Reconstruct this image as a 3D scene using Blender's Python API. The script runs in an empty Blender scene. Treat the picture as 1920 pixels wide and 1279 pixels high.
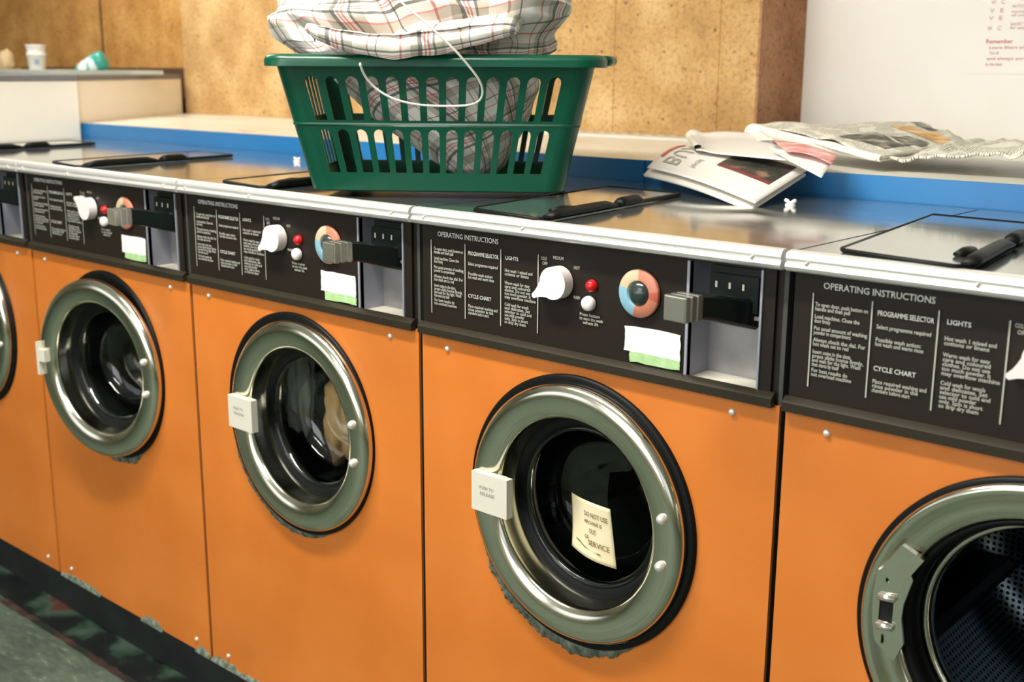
import bpy, bmesh, math, random
from math import sin, cos, pi, radians, sqrt
from mathutils import Vector, Matrix, noise
random.seed(7)
SC = bpy.context.scene
COL = SC.collection
W = 0.66

# ------------------------------------------------------------------ materials
MATS = {}
def mat(name, col=(0.5,0.5,0.5), rough=0.5, metal=0.0, spec=0.5, emit=None, es=0.0, alpha=None, coat=0.0):
    if name in MATS: return MATS[name]
    m = bpy.data.materials.new(name); m.use_nodes = True
    b = m.node_tree.nodes['Principled BSDF']
    b.inputs['Base Color'].default_value = (*col, 1); b.inputs['Roughness'].default_value = rough
    b.inputs['Metallic'].default_value = metal; b.inputs['Specular IOR Level'].default_value = spec
    b.inputs['Coat Weight'].default_value = coat
    if emit: b.inputs['Emission Color'].default_value = (*emit, 1); b.inputs['Emission Strength'].default_value = es
    MATS[name] = m; return m
def nodes(m):
    t = m.node_tree; return t, t.nodes['Principled BSDF'], (lambda k: t.nodes.new('ShaderNode'+k)), (lambda a, b: t.links.new(a, b))
def ramp(N, pts, interp='LINEAR'):
    r = N('ValToRGB'); e = r.color_ramp.elements; r.color_ramp.interpolation = interp
    while len(e) > 1: e.remove(e[-1])
    e[0].position = pts[0][0]; e[0].color = (*pts[0][1], 1)
    for p, c in pts[1:]:
        x = e.new(p); x.color = (*c, 1)
    return r
def noise_mat(name, pts, scale=8, detail=4, rough=0.6, metal=0, bump=0.0, coord='Object', stretch=None, rr=None, spec=0.5, rough_noise=0.5):
    if name in MATS: return MATS[name]
    m = mat(name, rough=rough, metal=metal, spec=spec); t, b, N, L = nodes(m)
    tc = N('TexCoord'); mp = N('Mapping'); L(tc.outputs[coord], mp.inputs[0])
    if stretch: mp.inputs['Scale'].default_value = stretch
    n = N('TexNoise'); n.inputs['Scale'].default_value = scale; n.inputs['Detail'].default_value = detail; n.inputs['Roughness'].default_value = rough_noise
    L(mp.outputs[0], n.inputs['Vector']); r = ramp(N, pts); L(n.outputs[0], r.inputs[0]); L(r.outputs[0], b.inputs['Base Color'])
    if rr:
        q = N('MapRange'); q.inputs[3].default_value = rr[0]; q.inputs[4].default_value = rr[1]; L(n.outputs[0], q.inputs[0]); L(q.outputs[0], b.inputs['Roughness'])
    if bump:
        k = N('Bump'); k.inputs['Strength'].default_value = bump; k.inputs['Distance'].default_value = 0.002; L(n.outputs[0], k.inputs['Height']); L(k.outputs[0], b.inputs['Normal'])
    return m

def cork_mat(name, a, b_, c, fleck):
    m = mat(name, rough=0.85, spec=0.2); t, b, N, L = nodes(m)
    tc = N('TexCoord')
    n1 = N('TexNoise'); n1.inputs['Scale'].default_value = 7; n1.inputs['Detail'].default_value = 6
    n2 = N('TexNoise'); n2.inputs['Scale'].default_value = 85; n2.inputs['Detail'].default_value = 5; n2.inputs['Roughness'].default_value = 0.7
    n3 = N('TexVoronoi'); n3.inputs['Scale'].default_value = 46
    n4 = N('TexNoise'); n4.inputs['Scale'].default_value = 30; n4.inputs['Detail'].default_value = 3
    for n in (n1, n2, n3, n4): L(tc.outputs['Object'], n.inputs['Vector'])
    r1 = ramp(N, [(0.3, a), (0.5, b_), (0.7, c)]); L(n1.outputs[0], r1.inputs[0])
    r2 = ramp(N, [(0.32, (0.5,0.45,0.38)), (0.50, (0.95,0.93,0.9)), (0.75, (1.12,1.1,1.05))]); L(n2.outputs[0], r2.inputs[0])
    mx = N('MixRGB'); mx.blend_type = 'MULTIPLY'; mx.inputs[0].default_value = 0.8; L(r1.outputs[0], mx.inputs[1]); L(r2.outputs[0], mx.inputs[2])
    # dark flecks: small cells gated by noise
    r3 = ramp(N, [(0.0, (1,1,1)), (0.16, (1,1,1)), (0.24, (0,0,0))]); L(n3.outputs['Distance'], r3.inputs[0])
    r4 = ramp(N, [(0.50, (0,0,0)), (0.62, (0.85,0.85,0.85))]); L(n4.outputs[0], r4.inputs[0])
    mu = N('MixRGB'); mu.blend_type = 'MULTIPLY'; mu.inputs[0].default_value = 1; L(r3.outputs[0], mu.inputs[1]); L(r4.outputs[0], mu.inputs[2])
    m2 = N('MixRGB'); L(mu.outputs[0], m2.inputs[0]); L(mx.outputs[0], m2.inputs[1]); m2.inputs[2].default_value = (*fleck, 1)
    L(m2.outputs[0], b.inputs['Base Color'])
    k = N('Bump'); k.inputs['Strength'].default_value = 0.25; k.inputs['Distance'].default_value = 0.003; L(n2.outputs[0], k.inputs['Height']); L(k.outputs[0], b.inputs['Normal'])
    return m

M = {}
M['cork'] = cork_mat('cork_sheet', (0.47,0.28,0.11), (0.59,0.37,0.155), (0.72,0.50,0.25), (0.12,0.07,0.04))
M['cork_shaded'] = cork_mat('shaded_cork_sheet', (0.42,0.20,0.055), (0.56,0.29,0.085), (0.68,0.39,0.13), (0.16,0.08,0.04))  # same cork, darker: weaker light on the left wall put into the colour
M['cork_red'] = cork_mat('reddish_cork_sheet', (0.36,0.17,0.09), (0.46,0.235,0.13), (0.56,0.31,0.18), (0.12,0.05,0.03))
M['whitewall'] = noise_mat('white_wall_paint', [(0.3,(0.84,0.80,0.75)),(0.7,(0.90,0.87,0.82))], 3, rough=0.5)
M['plainwall'] = noise_mat('pale_green_paint', [(0.3,(0.36,0.37,0.24)),(0.7,(0.44,0.44,0.29))], 3, rough=0.6)
M['ceiling'] = mat('ceiling_paint', (0.72,0.72,0.66), 0.8)
M['orange'] = noise_mat('orange_enamel', [(0.3,(0.61,0.165,0.018)),(0.5,(0.66,0.187,0.024)),(0.7,(0.71,0.21,0.031))], 5, 5, rough=0.42, rr=(0.36,0.5))
M['sidegrey'] = mat('grey_machine_side', (0.05,0.05,0.045), 0.6)
M['black'] = mat('black_plate', (0.016,0.011,0.0075), 0.5, spec=0.22)
M['lip'] = mat('black_lip_enamel', (0.03,0.024,0.015), 0.35, spec=0.3)
M['rubber'] = mat('black_rubber', (0.004,0.005,0.005), 0.45, spec=0.18)
M['gap'] = mat('dark_gap', (0.004,0.004,0.004), 0.9)
M['chrome'] = noise_mat('polished_steel', [(0.3,(0.62,0.61,0.50)),(0.7,(0.72,0.70,0.58))], 4, rough=0.13, metal=1, rr=(0.10,0.2))
M['brightchrome'] = mat('bright_chrome', (0.90,0.88,0.82), 0.16, 0.9)
M['top'] = noise_mat('brushed_steel_top', [(0.3,(0.50,0.54,0.53)),(0.7,(0.60,0.63,0.61))], 5, 5, rough=0.2, metal=0.9, rr=(0.06,0.14), stretch=(1,6,1))
M['alu'] = mat('bright_aluminium_trim', (0.95,0.93,0.90), 0.3, 0.6)
M['print'] = mat('grey_print', (0.46,0.46,0.40), 0.5)
M['printhead'] = mat('white_print', (0.62,0.62,0.57), 0.5)
M['knob'] = mat('white_plastic', (0.88,0.80,0.78), 0.35)
M['cream'] = mat('cream_plastic', (0.72,0.68,0.58), 0.4)
M['red'] = mat('red_lens', (0.62,0.01,0.012), 0.25)
M['dial_red'] = mat('terracotta_print', (0.55,0.20,0.12), 0.4)
M['dial_redder'] = mat('red_mark', (0.50,0.10,0.06), 0.4)
M['dial_cream'] = mat('sand_print', (0.55,0.46,0.30), 0.4)
M['dial_blue'] = mat('pale_blue_print', (0.25,0.48,0.60), 0.4)
M['dialcentre'] = mat('dark_glossy_hub', (0.03,0.045,0.04), 0.18)
M['sticker'] = noise_mat('worn_white_sticker', [(0.3,(0.88,0.86,0.80)),(0.7,(0.93,0.91,0.88))], 40, rough=0.5)
M['stickergreen'] = noise_mat('green_sticker_band', [(0.35,(0.36,0.60,0.24)),(0.65,(0.50,0.70,0.38))], 60, rough=0.5)
M['recess'] = noise_mat('grey_cast_metal', [(0.3,(0.30,0.29,0.29)),(0.7,(0.44,0.42,0.42))], 14, rough=0.35, metal=0.5)
M['recessedge'] = mat('lilac_grey_metal', (0.36,0.37,0.44), 0.45, 0.3)
M['slotblack'] = mat('black_mechanism', (0.004,0.008,0.007), 0.3, spec=0.35)
M['screw'] = mat('screw_metal', (0.80,0.74,0.64), 0.4, 0.4)
M['bolt'] = mat('white_bolt', (0.85,0.84,0.78), 0.25, 0.5)
M['foam'] = noise_mat('grimy_sealant', [(0.3,(0.05,0.07,0.05)),(0.5,(0.13,0.16,0.12)),(0.7,(0.26,0.28,0.22))], 90, 5, rough=0.9, bump=0.6)
M['blue'] = noise_mat('blue_laminate_edge', [(0.3,(0.008,0.13,0.35)),(0.7,(0.013,0.17,0.43))], 3, rough=0.35)
M['counter'] = noise_mat('cream_laminate', [(0.3,(0.66,0.63,0.54)),(0.5,(0.76,0.73,0.64)),(0.7,(0.82,0.79,0.71))], 4, 5, rough=0.3, rr=(0.22,0.4))
M['greyedge'] = mat('grey_laminate_edge', (0.17,0.17,0.19), 0.5)
M['cabwhite'] = noise_mat('off_white_panel', [(0.3,(0.83,0.79,0.71)),(0.7,(0.90,0.86,0.79))], 2.5, rough=0.5)
M['board'] = noise_mat('pale_green_board', [(0.3,(0.44,0.47,0.40)),(0.7,(0.54,0.56,0.49))], 8, rough=0.5)
M['brown'] = mat('brown_ledge', (0.11,0.055,0.03), 0.6)
M['cup'] = noise_mat('white_foam_cup', [(0.3,(0.66,0.63,0.60)),(0.7,(0.74,0.72,0.70))], 12, rough=0.6)
M['cuplabel'] = mat('blue_cup_print', (0.25,0.34,0.48), 0.6)
M['teal'] = mat('teal_plastic', (0.03,0.30,0.26), 0.35)
M['label'] = noise_mat('teal_and_white_label', [(0.42,(0.10,0.38,0.36)),(0.5,(0.62,0.70,0.70)),(0.7,(0.70,0.74,0.74))], 45, 3, rough=0.5)
M['tissue'] = mat('beige_scrap', (0.52,0.38,0.22), 0.8)
M['yellow'] = noise_mat('yellow_note_paper', [(0.3,(0.86,0.72,0.42)),(0.7,(0.93,0.82,0.56))], 12, rough=0.7)
M['ink'] = mat('brown_ink', (0.22,0.15,0.06), 0.7)
M['greyink'] = mat('faint_grey_ink', (0.36,0.35,0.30), 0.7)
M['redink'] = mat('red_ink', (0.62,0.12,0.08), 0.7)
M['pinkink'] = mat('pale_red_ink', (0.58,0.30,0.25), 0.7)
M['strap'] = mat('white_cotton_tape', (0.82,0.76,0.70), 0.8)
M['paper'] = noise_mat('newsprint', [(0.3,(0.74,0.70,0.61)),(0.7,(0.84,0.80,0.72))], 10, rough=0.8)
M['paperwhite'] = mat('white_magazine_paper', (0.82,0.78,0.74), 0.5)
M['plinth'] = noise_mat('grimy_black_plinth', [(0.3,(0.004,0.006,0.006)),(0.7,(0.015,0.02,0.018))], 9, rough=0.7)
M['lampwhite'] = mat('lamp_body', (0.8,0.8,0.8), 0.5)
M['tube'] = mat('fluorescent_tube', (1,1,1), 0.5, emit=(1.0,0.97,0.88), es=22)
M['winframe'] = mat('window_frame_paint', (0.6,0.6,0.58), 0.5)

# plastic of the basket: glossy green, a little translucent
g = mat('green_plastic', (0.0,0.062,0.032), 0.28, spec=0.45); t, b, N, L = nodes(g)
b.inputs['Subsurface Weight'].default_value = 0.0
M['green'] = g

def glass_mat():
    m = bpy.data.materials.new('door_glass'); m.use_nodes = True; t = m.node_tree
    for n in list(t.nodes): t.nodes.remove(n)
    N = lambda k: t.nodes.new('ShaderNode'+k)
    o = t.nodes.new('ShaderNodeOutputMaterial'); mx = N('MixShader'); tr = N('BsdfTransparent'); gl = N('BsdfGlossy'); lw = N('LayerWeight')
    tr.inputs[0].default_value = (0.84,0.93,0.87,1); gl.inputs['Roughness'].default_value = 0.03; lw.inputs[0].default_value = 0.22
    mr = N('MapRange'); mr.inputs[3].default_value = 0.05; mr.inputs[4].default_value = 0.75
    t.links.new(lw.outputs['Fresnel'], mr.inputs[0]); t.links.new(mr.outputs[0], mx.inputs[0])
    t.links.new(tr.outputs[0], mx.inputs[1]); t.links.new(gl.outputs[0], mx.inputs[2]); t.links.new(mx.outputs[0], o.inputs[0])
    return m
M['glass'] = glass_mat()

# drum steel with punched holes (UV in metres)
def drum_mat():
    m = mat('perforated_drum_steel', (0.42,0.46,0.50), 0.3, 1); t, b, N, L = nodes(m)
    uv = N('UVMap'); vm = N('VectorMath'); vm.operation = 'SCALE'; vm.inputs['Scale'].default_value = 110; L(uv.outputs[0], vm.inputs[0])
    fr = N('VectorMath'); fr.operation = 'FRACTION'; L(vm.outputs[0], fr.inputs[0])
    sb = N('VectorMath'); sb.operation = 'SUBTRACT'; sb.inputs[1].default_value = (0.5,0.5,0); L(fr.outputs[0], sb.inputs[0])
    ln = N('VectorMath'); ln.operation = 'LENGTH'; L(sb.outputs[0], ln.inputs[0])
    lt = N('Math'); lt.operation = 'LESS_THAN'; lt.inputs[1].default_value = 0.30; L(ln.outputs['Value'], lt.inputs[0])
    mx = N('MixRGB'); L(lt.outputs[0], mx.inputs[0]); mx.inputs[1].default_value = (0.16,0.20,0.24,1); mx.inputs[2].default_value = (0.006,0.007,0.009,1)
    L(mx.outputs[0], b.inputs['Base Color'])
    return m
M['drum'] = drum_mat()
M['drumplain'] = mat('dark_drum_steel', (0.10,0.12,0.11), 0.35, 1)
M['lifter'] = mat('black_lifter', (0.006,0.007,0.009), 0.45, spec=0.2)

# plaid cloth (UV in metres)
def plaid(name, base, tone=1.0, scale=7.5):
    m = mat(name, base, 0.85, spec=0.1); t, b, N, L = nodes(m)
    uv = N('UVMap'); nz = N('TexNoise'); nz.inputs['Scale'].default_value = 9
    L(uv.outputs[0], nz.inputs['Vector'])
    ad = N('MixRGB'); ad.blend_type = 'ADD'; ad.inputs[0].default_value = 0.02; L(uv.outputs[0], ad.inputs[1]); L(nz.outputs['Color'], ad.inputs[2])
    sp = N('SeparateXYZ'); L(ad.outputs[0], sp.inputs[0])
    outs = []
    w = (1,1,1); d = (0.20,0.22,0.21); r = (0.76,0.36,0.34); gr = (0.62,0.62,0.57); br = (0.55,0.42,0.33)
    seqs = [[(0,w),(0.10,r),(0.125,w),(0.22,gr),(0.30,d),(0.345,w),(0.37,r),(0.39,w),(0.41,r),(0.43,w),(0.47,d),(0.50,gr),(0.60,w),(0.76,br),(0.78,w),(0.86,d),(0.875,w)],
            [(0,w),(0.14,gr),(0.24,r),(0.26,w),(0.36,d),(0.40,w),(0.44,r),(0.46,w),(0.48,r),(0.50,w),(0.54,d),(0.575,gr),(0.66,w),(0.80,r),(0.82,w),(0.92,d),(0.935,w)]]
    for ax, sq in enumerate(seqs):
        mu = N('Math'); mu.operation = 'MULTIPLY'; mu.inputs[1].default_value = scale; L(sp.outputs[ax], mu.inputs[0])
        fr = N('Math'); fr.operation = 'FRACT'; L(mu.outputs[0], fr.inputs[0])
        q = ramp(N, sq, 'CONSTANT'); L(fr.outputs[0], q.inputs[0]); outs.append(q.outputs[0])
    m1 = N('MixRGB'); m1.blend_type = 'MULTIPLY'; m1.inputs[0].default_value = 1; L(outs[0], m1.inputs[1]); L(outs[1], m1.inputs[2])
    m2 = N('MixRGB'); m2.blend_type = 'MULTIPLY'; m2.inputs[0].default_value = 0.92*tone; m2.inputs[1].default_value = (*base, 1); L(m1.outputs[0], m2.inputs[2])
    L(m2.outputs[0], b.inputs['Base Color'])
    k = N('Bump'); k.inputs['Strength'].default_value = 0.15; n2 = N('TexNoise'); n2.inputs['Scale'].default_value = 400; L(uv.outputs[0], n2.inputs['Vector']); L(n2.outputs[0], k.inputs['Height']); k.inputs['Distance'].default_value = 0.001
    L(k.outputs[0], b.inputs['Normal'])
    return m
M['plaid'] = plaid('plaid_cotton', (0.90,0.85,0.80), scale=6.4)

# printed newspaper: columns of small grey text, pictures in their own patches
def newsprint(name, base, dark, pic=None):
    m = mat(name, base, 0.75, spec=0.2); t, b, N, L = nodes(m)
    uv = N('UVMap'); sp = N('SeparateXYZ'); L(uv.outputs[0], sp.inputs[0])
    ln = N('Math'); ln.operation = 'MULTIPLY'; ln.inputs[1].default_value = 190; L(sp.outputs[1], ln.inputs[0])
    f = N('Math'); f.operation = 'FRACT'; L(ln.outputs[0], f.inputs[0])
    g1 = N('Math'); g1.operation = 'GREATER_THAN'; g1.inputs[1].default_value = 0.5; L(f.outputs[0], g1.inputs[0])
    mp = N('Mapping'); mp.inputs['Scale'].default_value = (420, 190, 1); L(uv.outputs[0], mp.inputs[0])
    n = N('TexNoise'); n.inputs['Scale'].default_value = 1.0; L(mp.outputs[0], n.inputs['Vector'])
    g2 = N('Math'); g2.operation = 'GREATER_THAN'; g2.inputs[1].default_value = 0.47; L(n.outputs[0], g2.inputs[0])
    nb = N('TexNoise'); nb.inputs['Scale'].default_value = 16; L(uv.outputs[0], nb.inputs['Vector'])
    g3 = N('Math'); g3.operation = 'GREATER_THAN'; g3.inputs[1].default_value = 0.45; L(nb.outputs[0], g3.inputs[0])
    a = N('Math'); a.operation = 'MULTIPLY'; L(g1.outputs[0], a.inputs[0]); L(g2.outputs[0], a.inputs[1])
    a2 = N('Math'); a2.operation = 'MULTIPLY'; L(a.outputs[0], a2.inputs[0]); L(g3.outputs[0], a2.inputs[1])
    mx = N('MixRGB'); L(a2.outputs[0], mx.inputs[0]); mx.inputs[1].default_value = (*base, 1); mx.inputs[2].default_value = (*dark, 1)
    L(mx.outputs[0], b.inputs['Base Color'])
    return m
M['news'] = newsprint('printed_newspaper', (0.74,0.70,0.60), (0.20,0.20,0.17))
M['picdark'] = noise_mat('dark_photo_print', [(0.38,(0.05,0.06,0.05)),(0.5,(0.14,0.13,0.10)),(0.62,(0.40,0.36,0.28))], 30, 4, rough=0.6)
M['picorange'] = noise_mat('orange_photo_print', [(0.38,(0.48,0.26,0.08)),(0.5,(0.66,0.38,0.14)),(0.62,(0.72,0.52,0.28))], 30, 4, rough=0.6)
M['picred'] = noise_mat('pink_red_photo_print', [(0.38,(0.66,0.20,0.18)),(0.55,(0.78,0.42,0.40)),(0.7,(0.82,0.66,0.64))], 30, 4, rough=0.5)
M['picface'] = noise_mat('portrait_photo_print', [(0.42,(0.015,0.02,0.015)),(0.56,(0.05,0.045,0.035)),(0.68,(0.30,0.16,0.10))], 24, 4, rough=0.5)
M['picmaroon'] = mat('maroon_print', (0.20,0.03,0.03), 0.6)

# floor: scuffed grey-green concrete, grime band under the machines
def floor_mat():
    m = mat('scuffed_concrete', rough=0.7); t, b, N, L = nodes(m)
    tc = N('TexCoord'); n = N('TexNoise'); n.inputs['Scale'].default_value = 6; n.inputs['Detail'].default_value = 8; L(tc.outputs['Object'], n.inputs['Vector'])
    mp = N('Mapping'); mp.inputs['Scale'].default_value = (1,3,1); mp.inputs['Rotation'].default_value = (0,0,0.5); L(tc.outputs['Object'], mp.inputs[0])
    n2 = N('TexNoise'); n2.inputs['Scale'].default_value = 25; n2.inputs['Detail'].default_value = 5; L(mp.outputs[0], n2.inputs['Vector'])
    r = ramp(N, [(0.3,(0.055,0.085,0.07)),(0.5,(0.10,0.14,0.11)),(0.7,(0.15,0.19,0.145))]); L(n.outputs[0], r.inputs[0])
    r2 = ramp(N, [(0.35,(0.6,0.65,0.6)),(0.6,(1,1,1)),(0.72,(2.2,2.2,1.6))]); L(n2.outputs[0], r2.inputs[0])
    mx = N('MixRGB'); mx.blend_type = 'MULTIPLY'; mx.inputs[0].default_value = 0.9; L(r.outputs[0], mx.inputs[1]); L(r2.outputs[0], mx.inputs[2]); L(mx.outputs[0], b.inputs['Base Color'])
    return m
M['floor'] = floor_mat()
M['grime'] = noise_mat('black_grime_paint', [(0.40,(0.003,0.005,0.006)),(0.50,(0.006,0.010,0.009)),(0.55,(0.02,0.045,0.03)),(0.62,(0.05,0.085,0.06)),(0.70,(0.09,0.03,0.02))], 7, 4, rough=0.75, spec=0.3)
M['redline'] = noise_mat('worn_red_paint', [(0.40,(0.008,0.014,0.012)),(0.52,(0.05,0.022,0.016)),(0.68,(0.07,0.09,0.07))], 9, 4, rough=0.7)

# ------------------------------------------------------------------ object helpers
def link(o): COL.objects.link(o); return o
def mesh_obj(name, me, m, parent=None, smooth=False, loc=None, rot=None):
    o = bpy.data.objects.new(name, me)
    if isinstance(m, (list, tuple)):
        for q in m: me.materials.append(q)
    elif m is not None: me.materials.append(m)
    link(o)
    if parent: o.parent = parent
    if loc: o.location = loc
    if rot: o.rotation_euler = rot
    if smooth:
        for p in me.polygons: p.use_smooth = True
    return o
def fin(name, bm, m, parent=None, smooth=False, bev=0, loc=None, rot=None, recalc=True, auto=None):
    if bev:
        bmesh.ops.bevel(bm, geom=[e for e in bm.edges if len(e.link_faces) == 2 and e.calc_face_angle(0) > 0.5], offset=bev, segments=2, affect='EDGES', profile=0.6)
    if recalc: bmesh.ops.recalc_face_normals(bm, faces=bm.faces)
    me = bpy.data.meshes.new(name); bm.to_mesh(me); bm.free()
    o = mesh_obj(name, me, m, parent, smooth or auto is not None, loc, rot)
    if auto is not None:
        me.set_sharp_from_angle(angle=radians(auto))
    return o
def thing(name, label, cat, loc=(0,0,0), rz=0, group=None):
    o = bpy.data.objects.new(name, None); link(o); o.location = loc; o.rotation_euler = (0,0,rz); o.empty_display_size = 0.1
    o['label'] = label; o['category'] = cat
    if group: o['group'] = group
    return o
def tag(o, label, cat, group=None):
    o['label'] = label; o['category'] = cat
    if group: o['group'] = group
    return o
def struct(o): o['kind'] = 'structure'; return o

def box(bm, x0, y0, z0, x1, y1, z1, mi=0):
    v = [bm.verts.new((x, y, z)) for x in (x0, x1) for y in (y0, y1) for z in (z0, z1)]
    for f in ((0,1,3,2),(4,6,7,5),(0,4,5,1),(2,3,7,6),(0,2,6,4),(1,5,7,3)):
        F = bm.faces.new([v[i] for i in f]); F.material_index = mi
    return v
def bx(name, x0, y0, z0, x1, y1, z1, m, parent=None, bev=0):
    bm = bmesh.new(); box(bm, x0, y0, z0, x1, y1, z1); return fin(name, bm, m, parent, bev=bev, auto=40 if bev else None)
def lathe(bm, prof, cx=0, cy=0, cz=0, n=64, axis='y', cap0=False, cap1=False, uvscale=None):
    """prof: list of (radius, along). axis y: circle in XZ."""
    rings = []
    for r, a in prof:
        ring = []
        for i in range(n):
            t = 2*pi*i/n
            p = (cx+r*cos(t), cy+a, cz+r*sin(t)) if axis == 'y' else (cx+r*cos(t), cy+r*sin(t), cz+a)
            ring.append(bm.verts.new(p))
        rings.append(ring)
    for a, b in zip(rings, rings[1:]):
        for i in range(n):
            j = (i+1) % n; bm.faces.new((a[i], a[j], b[j], b[i]))
    if cap0: bm.faces.new(rings[0])
    if cap1: bm.faces.new(rings[-1][::-1])
    return rings
def prism(bm, pts, y0, y1, mi=0):
    """polygon pts (x,z) extruded in y"""
    a = [bm.verts.new((x, y0, z)) for x, z in pts]; b = [bm.verts.new((x, y1, z)) for x, z in pts]
    f = [bm.faces.new(a), bm.faces.new(b[::-1])]
    n = len(pts)
    for i in range(n): f.append(bm.faces.new((a[i], b[i], b[(i+1) % n], a[(i+1) % n])))
    for q in f: q.material_index = mi
    return f
def extr_x(bm, prof, x0, x1):
    """profile (y,z) extruded in x"""
    a = [bm.verts.new((x0, y, z)) for y, z in prof]; b = [bm.verts.new((x1, y, z)) for y, z in prof]
    n = len(prof)
    bm.faces.new(a); bm.faces.new(b[::-1])
    for i in range(n): bm.faces.new((a[i], b[i], b[(i+1) % n], a[(i+1) % n]))
def fill2d(outer, holes, th):
    """flat plate with holes in a local XY plane, thickness th; returns (verts, faces)"""
    cu = bpy.data.curves.new('outline', 'CURVE'); cu.dimensions = '2D'; cu.fill_mode = 'BOTH'; cu.extrude = th/2
    for poly in [outer]+holes:
        s = cu.splines.new('POLY'); s.points.add(len(poly)-1); s.use_cyclic_u = True
        for i, (x, y) in enumerate(poly): s.points[i].co = (x, y, 0, 1)
    o = bpy.data.objects.new('outline', cu); link(o); dg = bpy.context.evaluated_depsgraph_get()
    me = bpy.data.meshes.new_from_object(o.evaluated_get(dg)); vs = [v.co.copy() for v in me.vertices]; fs = [tuple(p.vertices) for p in me.polygons]
    bpy.data.objects.remove(o); bpy.data.curves.remove(cu); bpy.data.meshes.remove(me)
    return vs, fs
def add_vf(bm, vs, fs, fn, mi=0):
    V = [bm.verts.new(fn(v)) for v in vs]
    for f in fs:
        try: F = bm.faces.new([V[i] for i in f]); F.material_index = mi
        except ValueError: pass
def circle_pts(cx, cy, r, n=96): return [(cx+r*cos(2*pi*i/n), cy+r*sin(2*pi*i/n)) for i in range(n)]
def rect_pts(x0, y0, x1, y1): return [(x0,y0),(x1,y0),(x1,y1),(x0,y1)]
def tube(bm, pts, r, n=10, flat=None, closed=False, caps=True, up=Vector((0,0,1))):
    """sweep ellipse (r wide along side vector, flat thick) along pts"""
    P = [Vector(p) for p in pts]; rings = []
    for i, p in enumerate(P):
        a = P[i-1] if (i > 0 or closed) else P[i]; b = P[(i+1) % len(P)] if (i < len(P)-1 or closed) else P[i]
        t = (b-a).normalized(); s = t.cross(up)
        if s.length < 1e-4: s = t.cross(Vector((0,1,0)))
        s.normalize(); q = s.cross(t).normalized(); rr = r[i] if isinstance(r, (list, tuple)) else r; f = flat if flat else rr
        rings.append([bm.verts.new(p + q*(rr*cos(2*pi*k/n)) + s*(f*sin(2*pi*k/n))) for k in range(n)])
    L_ = list(zip(rings, rings[1:])) + ([(rings[-1], rings[0])] if closed else [])
    for a, b in L_:
        for k in range(n): bm.faces.new((a[k], a[(k+1) % n], b[(k+1) % n], b[k]))
    if caps and not closed: bm.faces.new(rings[0][::-1]); bm.faces.new(rings[-1])
def spline(pts, n=12):
    P = [Vector(p) for p in pts]; out = []
    for i in range(len(P)-1):
        p0 = P[max(i-1,0)]; p1 = P[i]; p2 = P[i+1]; p3 = P[min(i+2,len(P)-1)]
        for k in range(n):
            t = k/n; out.append(0.5*((2*p1)+(p2-p0)*t+(2*p0-5*p1+4*p2-p3)*t*t+(3*p1-p0-3*p2+p3)*t**3))
    out.append(P[-1]); return out
def grid_sheet(bm, f, nu, nv, uvf=None, th=0.0):
    """f(u,v)->Vector"""
    uvl = bm.loops.layers.uv.verify()
    V = [[bm.verts.new(f(i/nu, j/nv)) for j in range(nv+1)] for i in range(nu+1)]
    F = []
    for i in range(nu):
        for j in range(nv):
            q = bm.faces.new((V[i][j], V[i+1][j], V[i+1][j+1], V[i][j+1])); F.append(q)
            if uvf:
                for l, (a, b) in zip(q.loops, ((i,j),(i+1,j),(i+1,j+1),(i,j+1))): l[uvl].uv = uvf(a/nu, b/nv)
    return V, F
_tx = {}
def text_geo(s, size):
    k = (s, size)
    if k in _tx: return _tx[k]
    c = bpy.data.curves.new('lettering', 'FONT'); c.body = s; c.size = size; c.resolution_u = 2; c.extrude = 0; c.offset = 0.00012
    o = bpy.data.objects.new('lettering', c); link(o); dg = bpy.context.evaluated_depsgraph_get()
    me = bpy.data.meshes.new_from_object(o.evaluated_get(dg)); r = ([v.co.copy() for v in me.vertices], [tuple(p.vertices) for p in me.polygons])
    bpy.data.objects.remove(o); bpy.data.curves.remove(c); bpy.data.meshes.remove(me); _tx[k] = r
    return r
def add_text(bm, s, size, fn, width=None, mi=0):
    vs, fs = text_geo(s, size); k = 1.0
    if width and vs:
        w = max(v.x for v in vs); k = width/w
    add_vf(bm, vs, fs, lambda v: fn(v.x*k, v.y), mi)
def wall_text(bm, s, size, x, z, y=-0.0012, width=None, mi=0):
    """(x,z) = top left of the line, facing -y"""
    add_text(bm, s, size, lambda a, b: (x+a, y, z-size*0.72+b), width, mi)

# ------------------------------------------------------------------ washing machine
MG = 'washing machines in the row'
DCX, DCZ, RO, RI = 0.331, 0.596, 0.1985, 0.146
ZT, ZTB, ZP = 1.026, 1.001, 0.8245

def front_panel(p):
    vs, fs = fill2d(rect_pts(0.004, 0.0, 0.655, ZP), [circle_pts(DCX, DCZ, 0.168)], 0.004)
    bm = bmesh.new(); add_vf(bm, vs, fs, lambda v: (v.x, 0.002+v.z, v.y)); o = fin('front_panel', bm, M['orange'], p); return o
def machine_body(p):
    bm = bmesh.new()
    box(bm, 0.006, 0.004, -0.001, 0.012, 0.6, 1.02); box(bm, 0.650, 0.004, -0.001, 0.656, 0.6, 1.02); box(bm, 0.006, 0.594, 0, 0.656, 0.6, 1.02)
    box(bm, 0.006, 0.004, -0.004, 0.656, 0.6, 0.002); box(bm, 0.012, 0.06, ZP-0.008, 0.650, 0.59, ZP-0.002)
    fin('cabinet', bm, M['sidegrey'], p)
def top_panel(p):
    bm = bmesh.new(); box(bm, 0.002, -0.008, 1.004, 0.658, 0.612, 1.024)
    fin('top_panel', bm, M['top'], p, bev=0.0025, auto=40)
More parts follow.
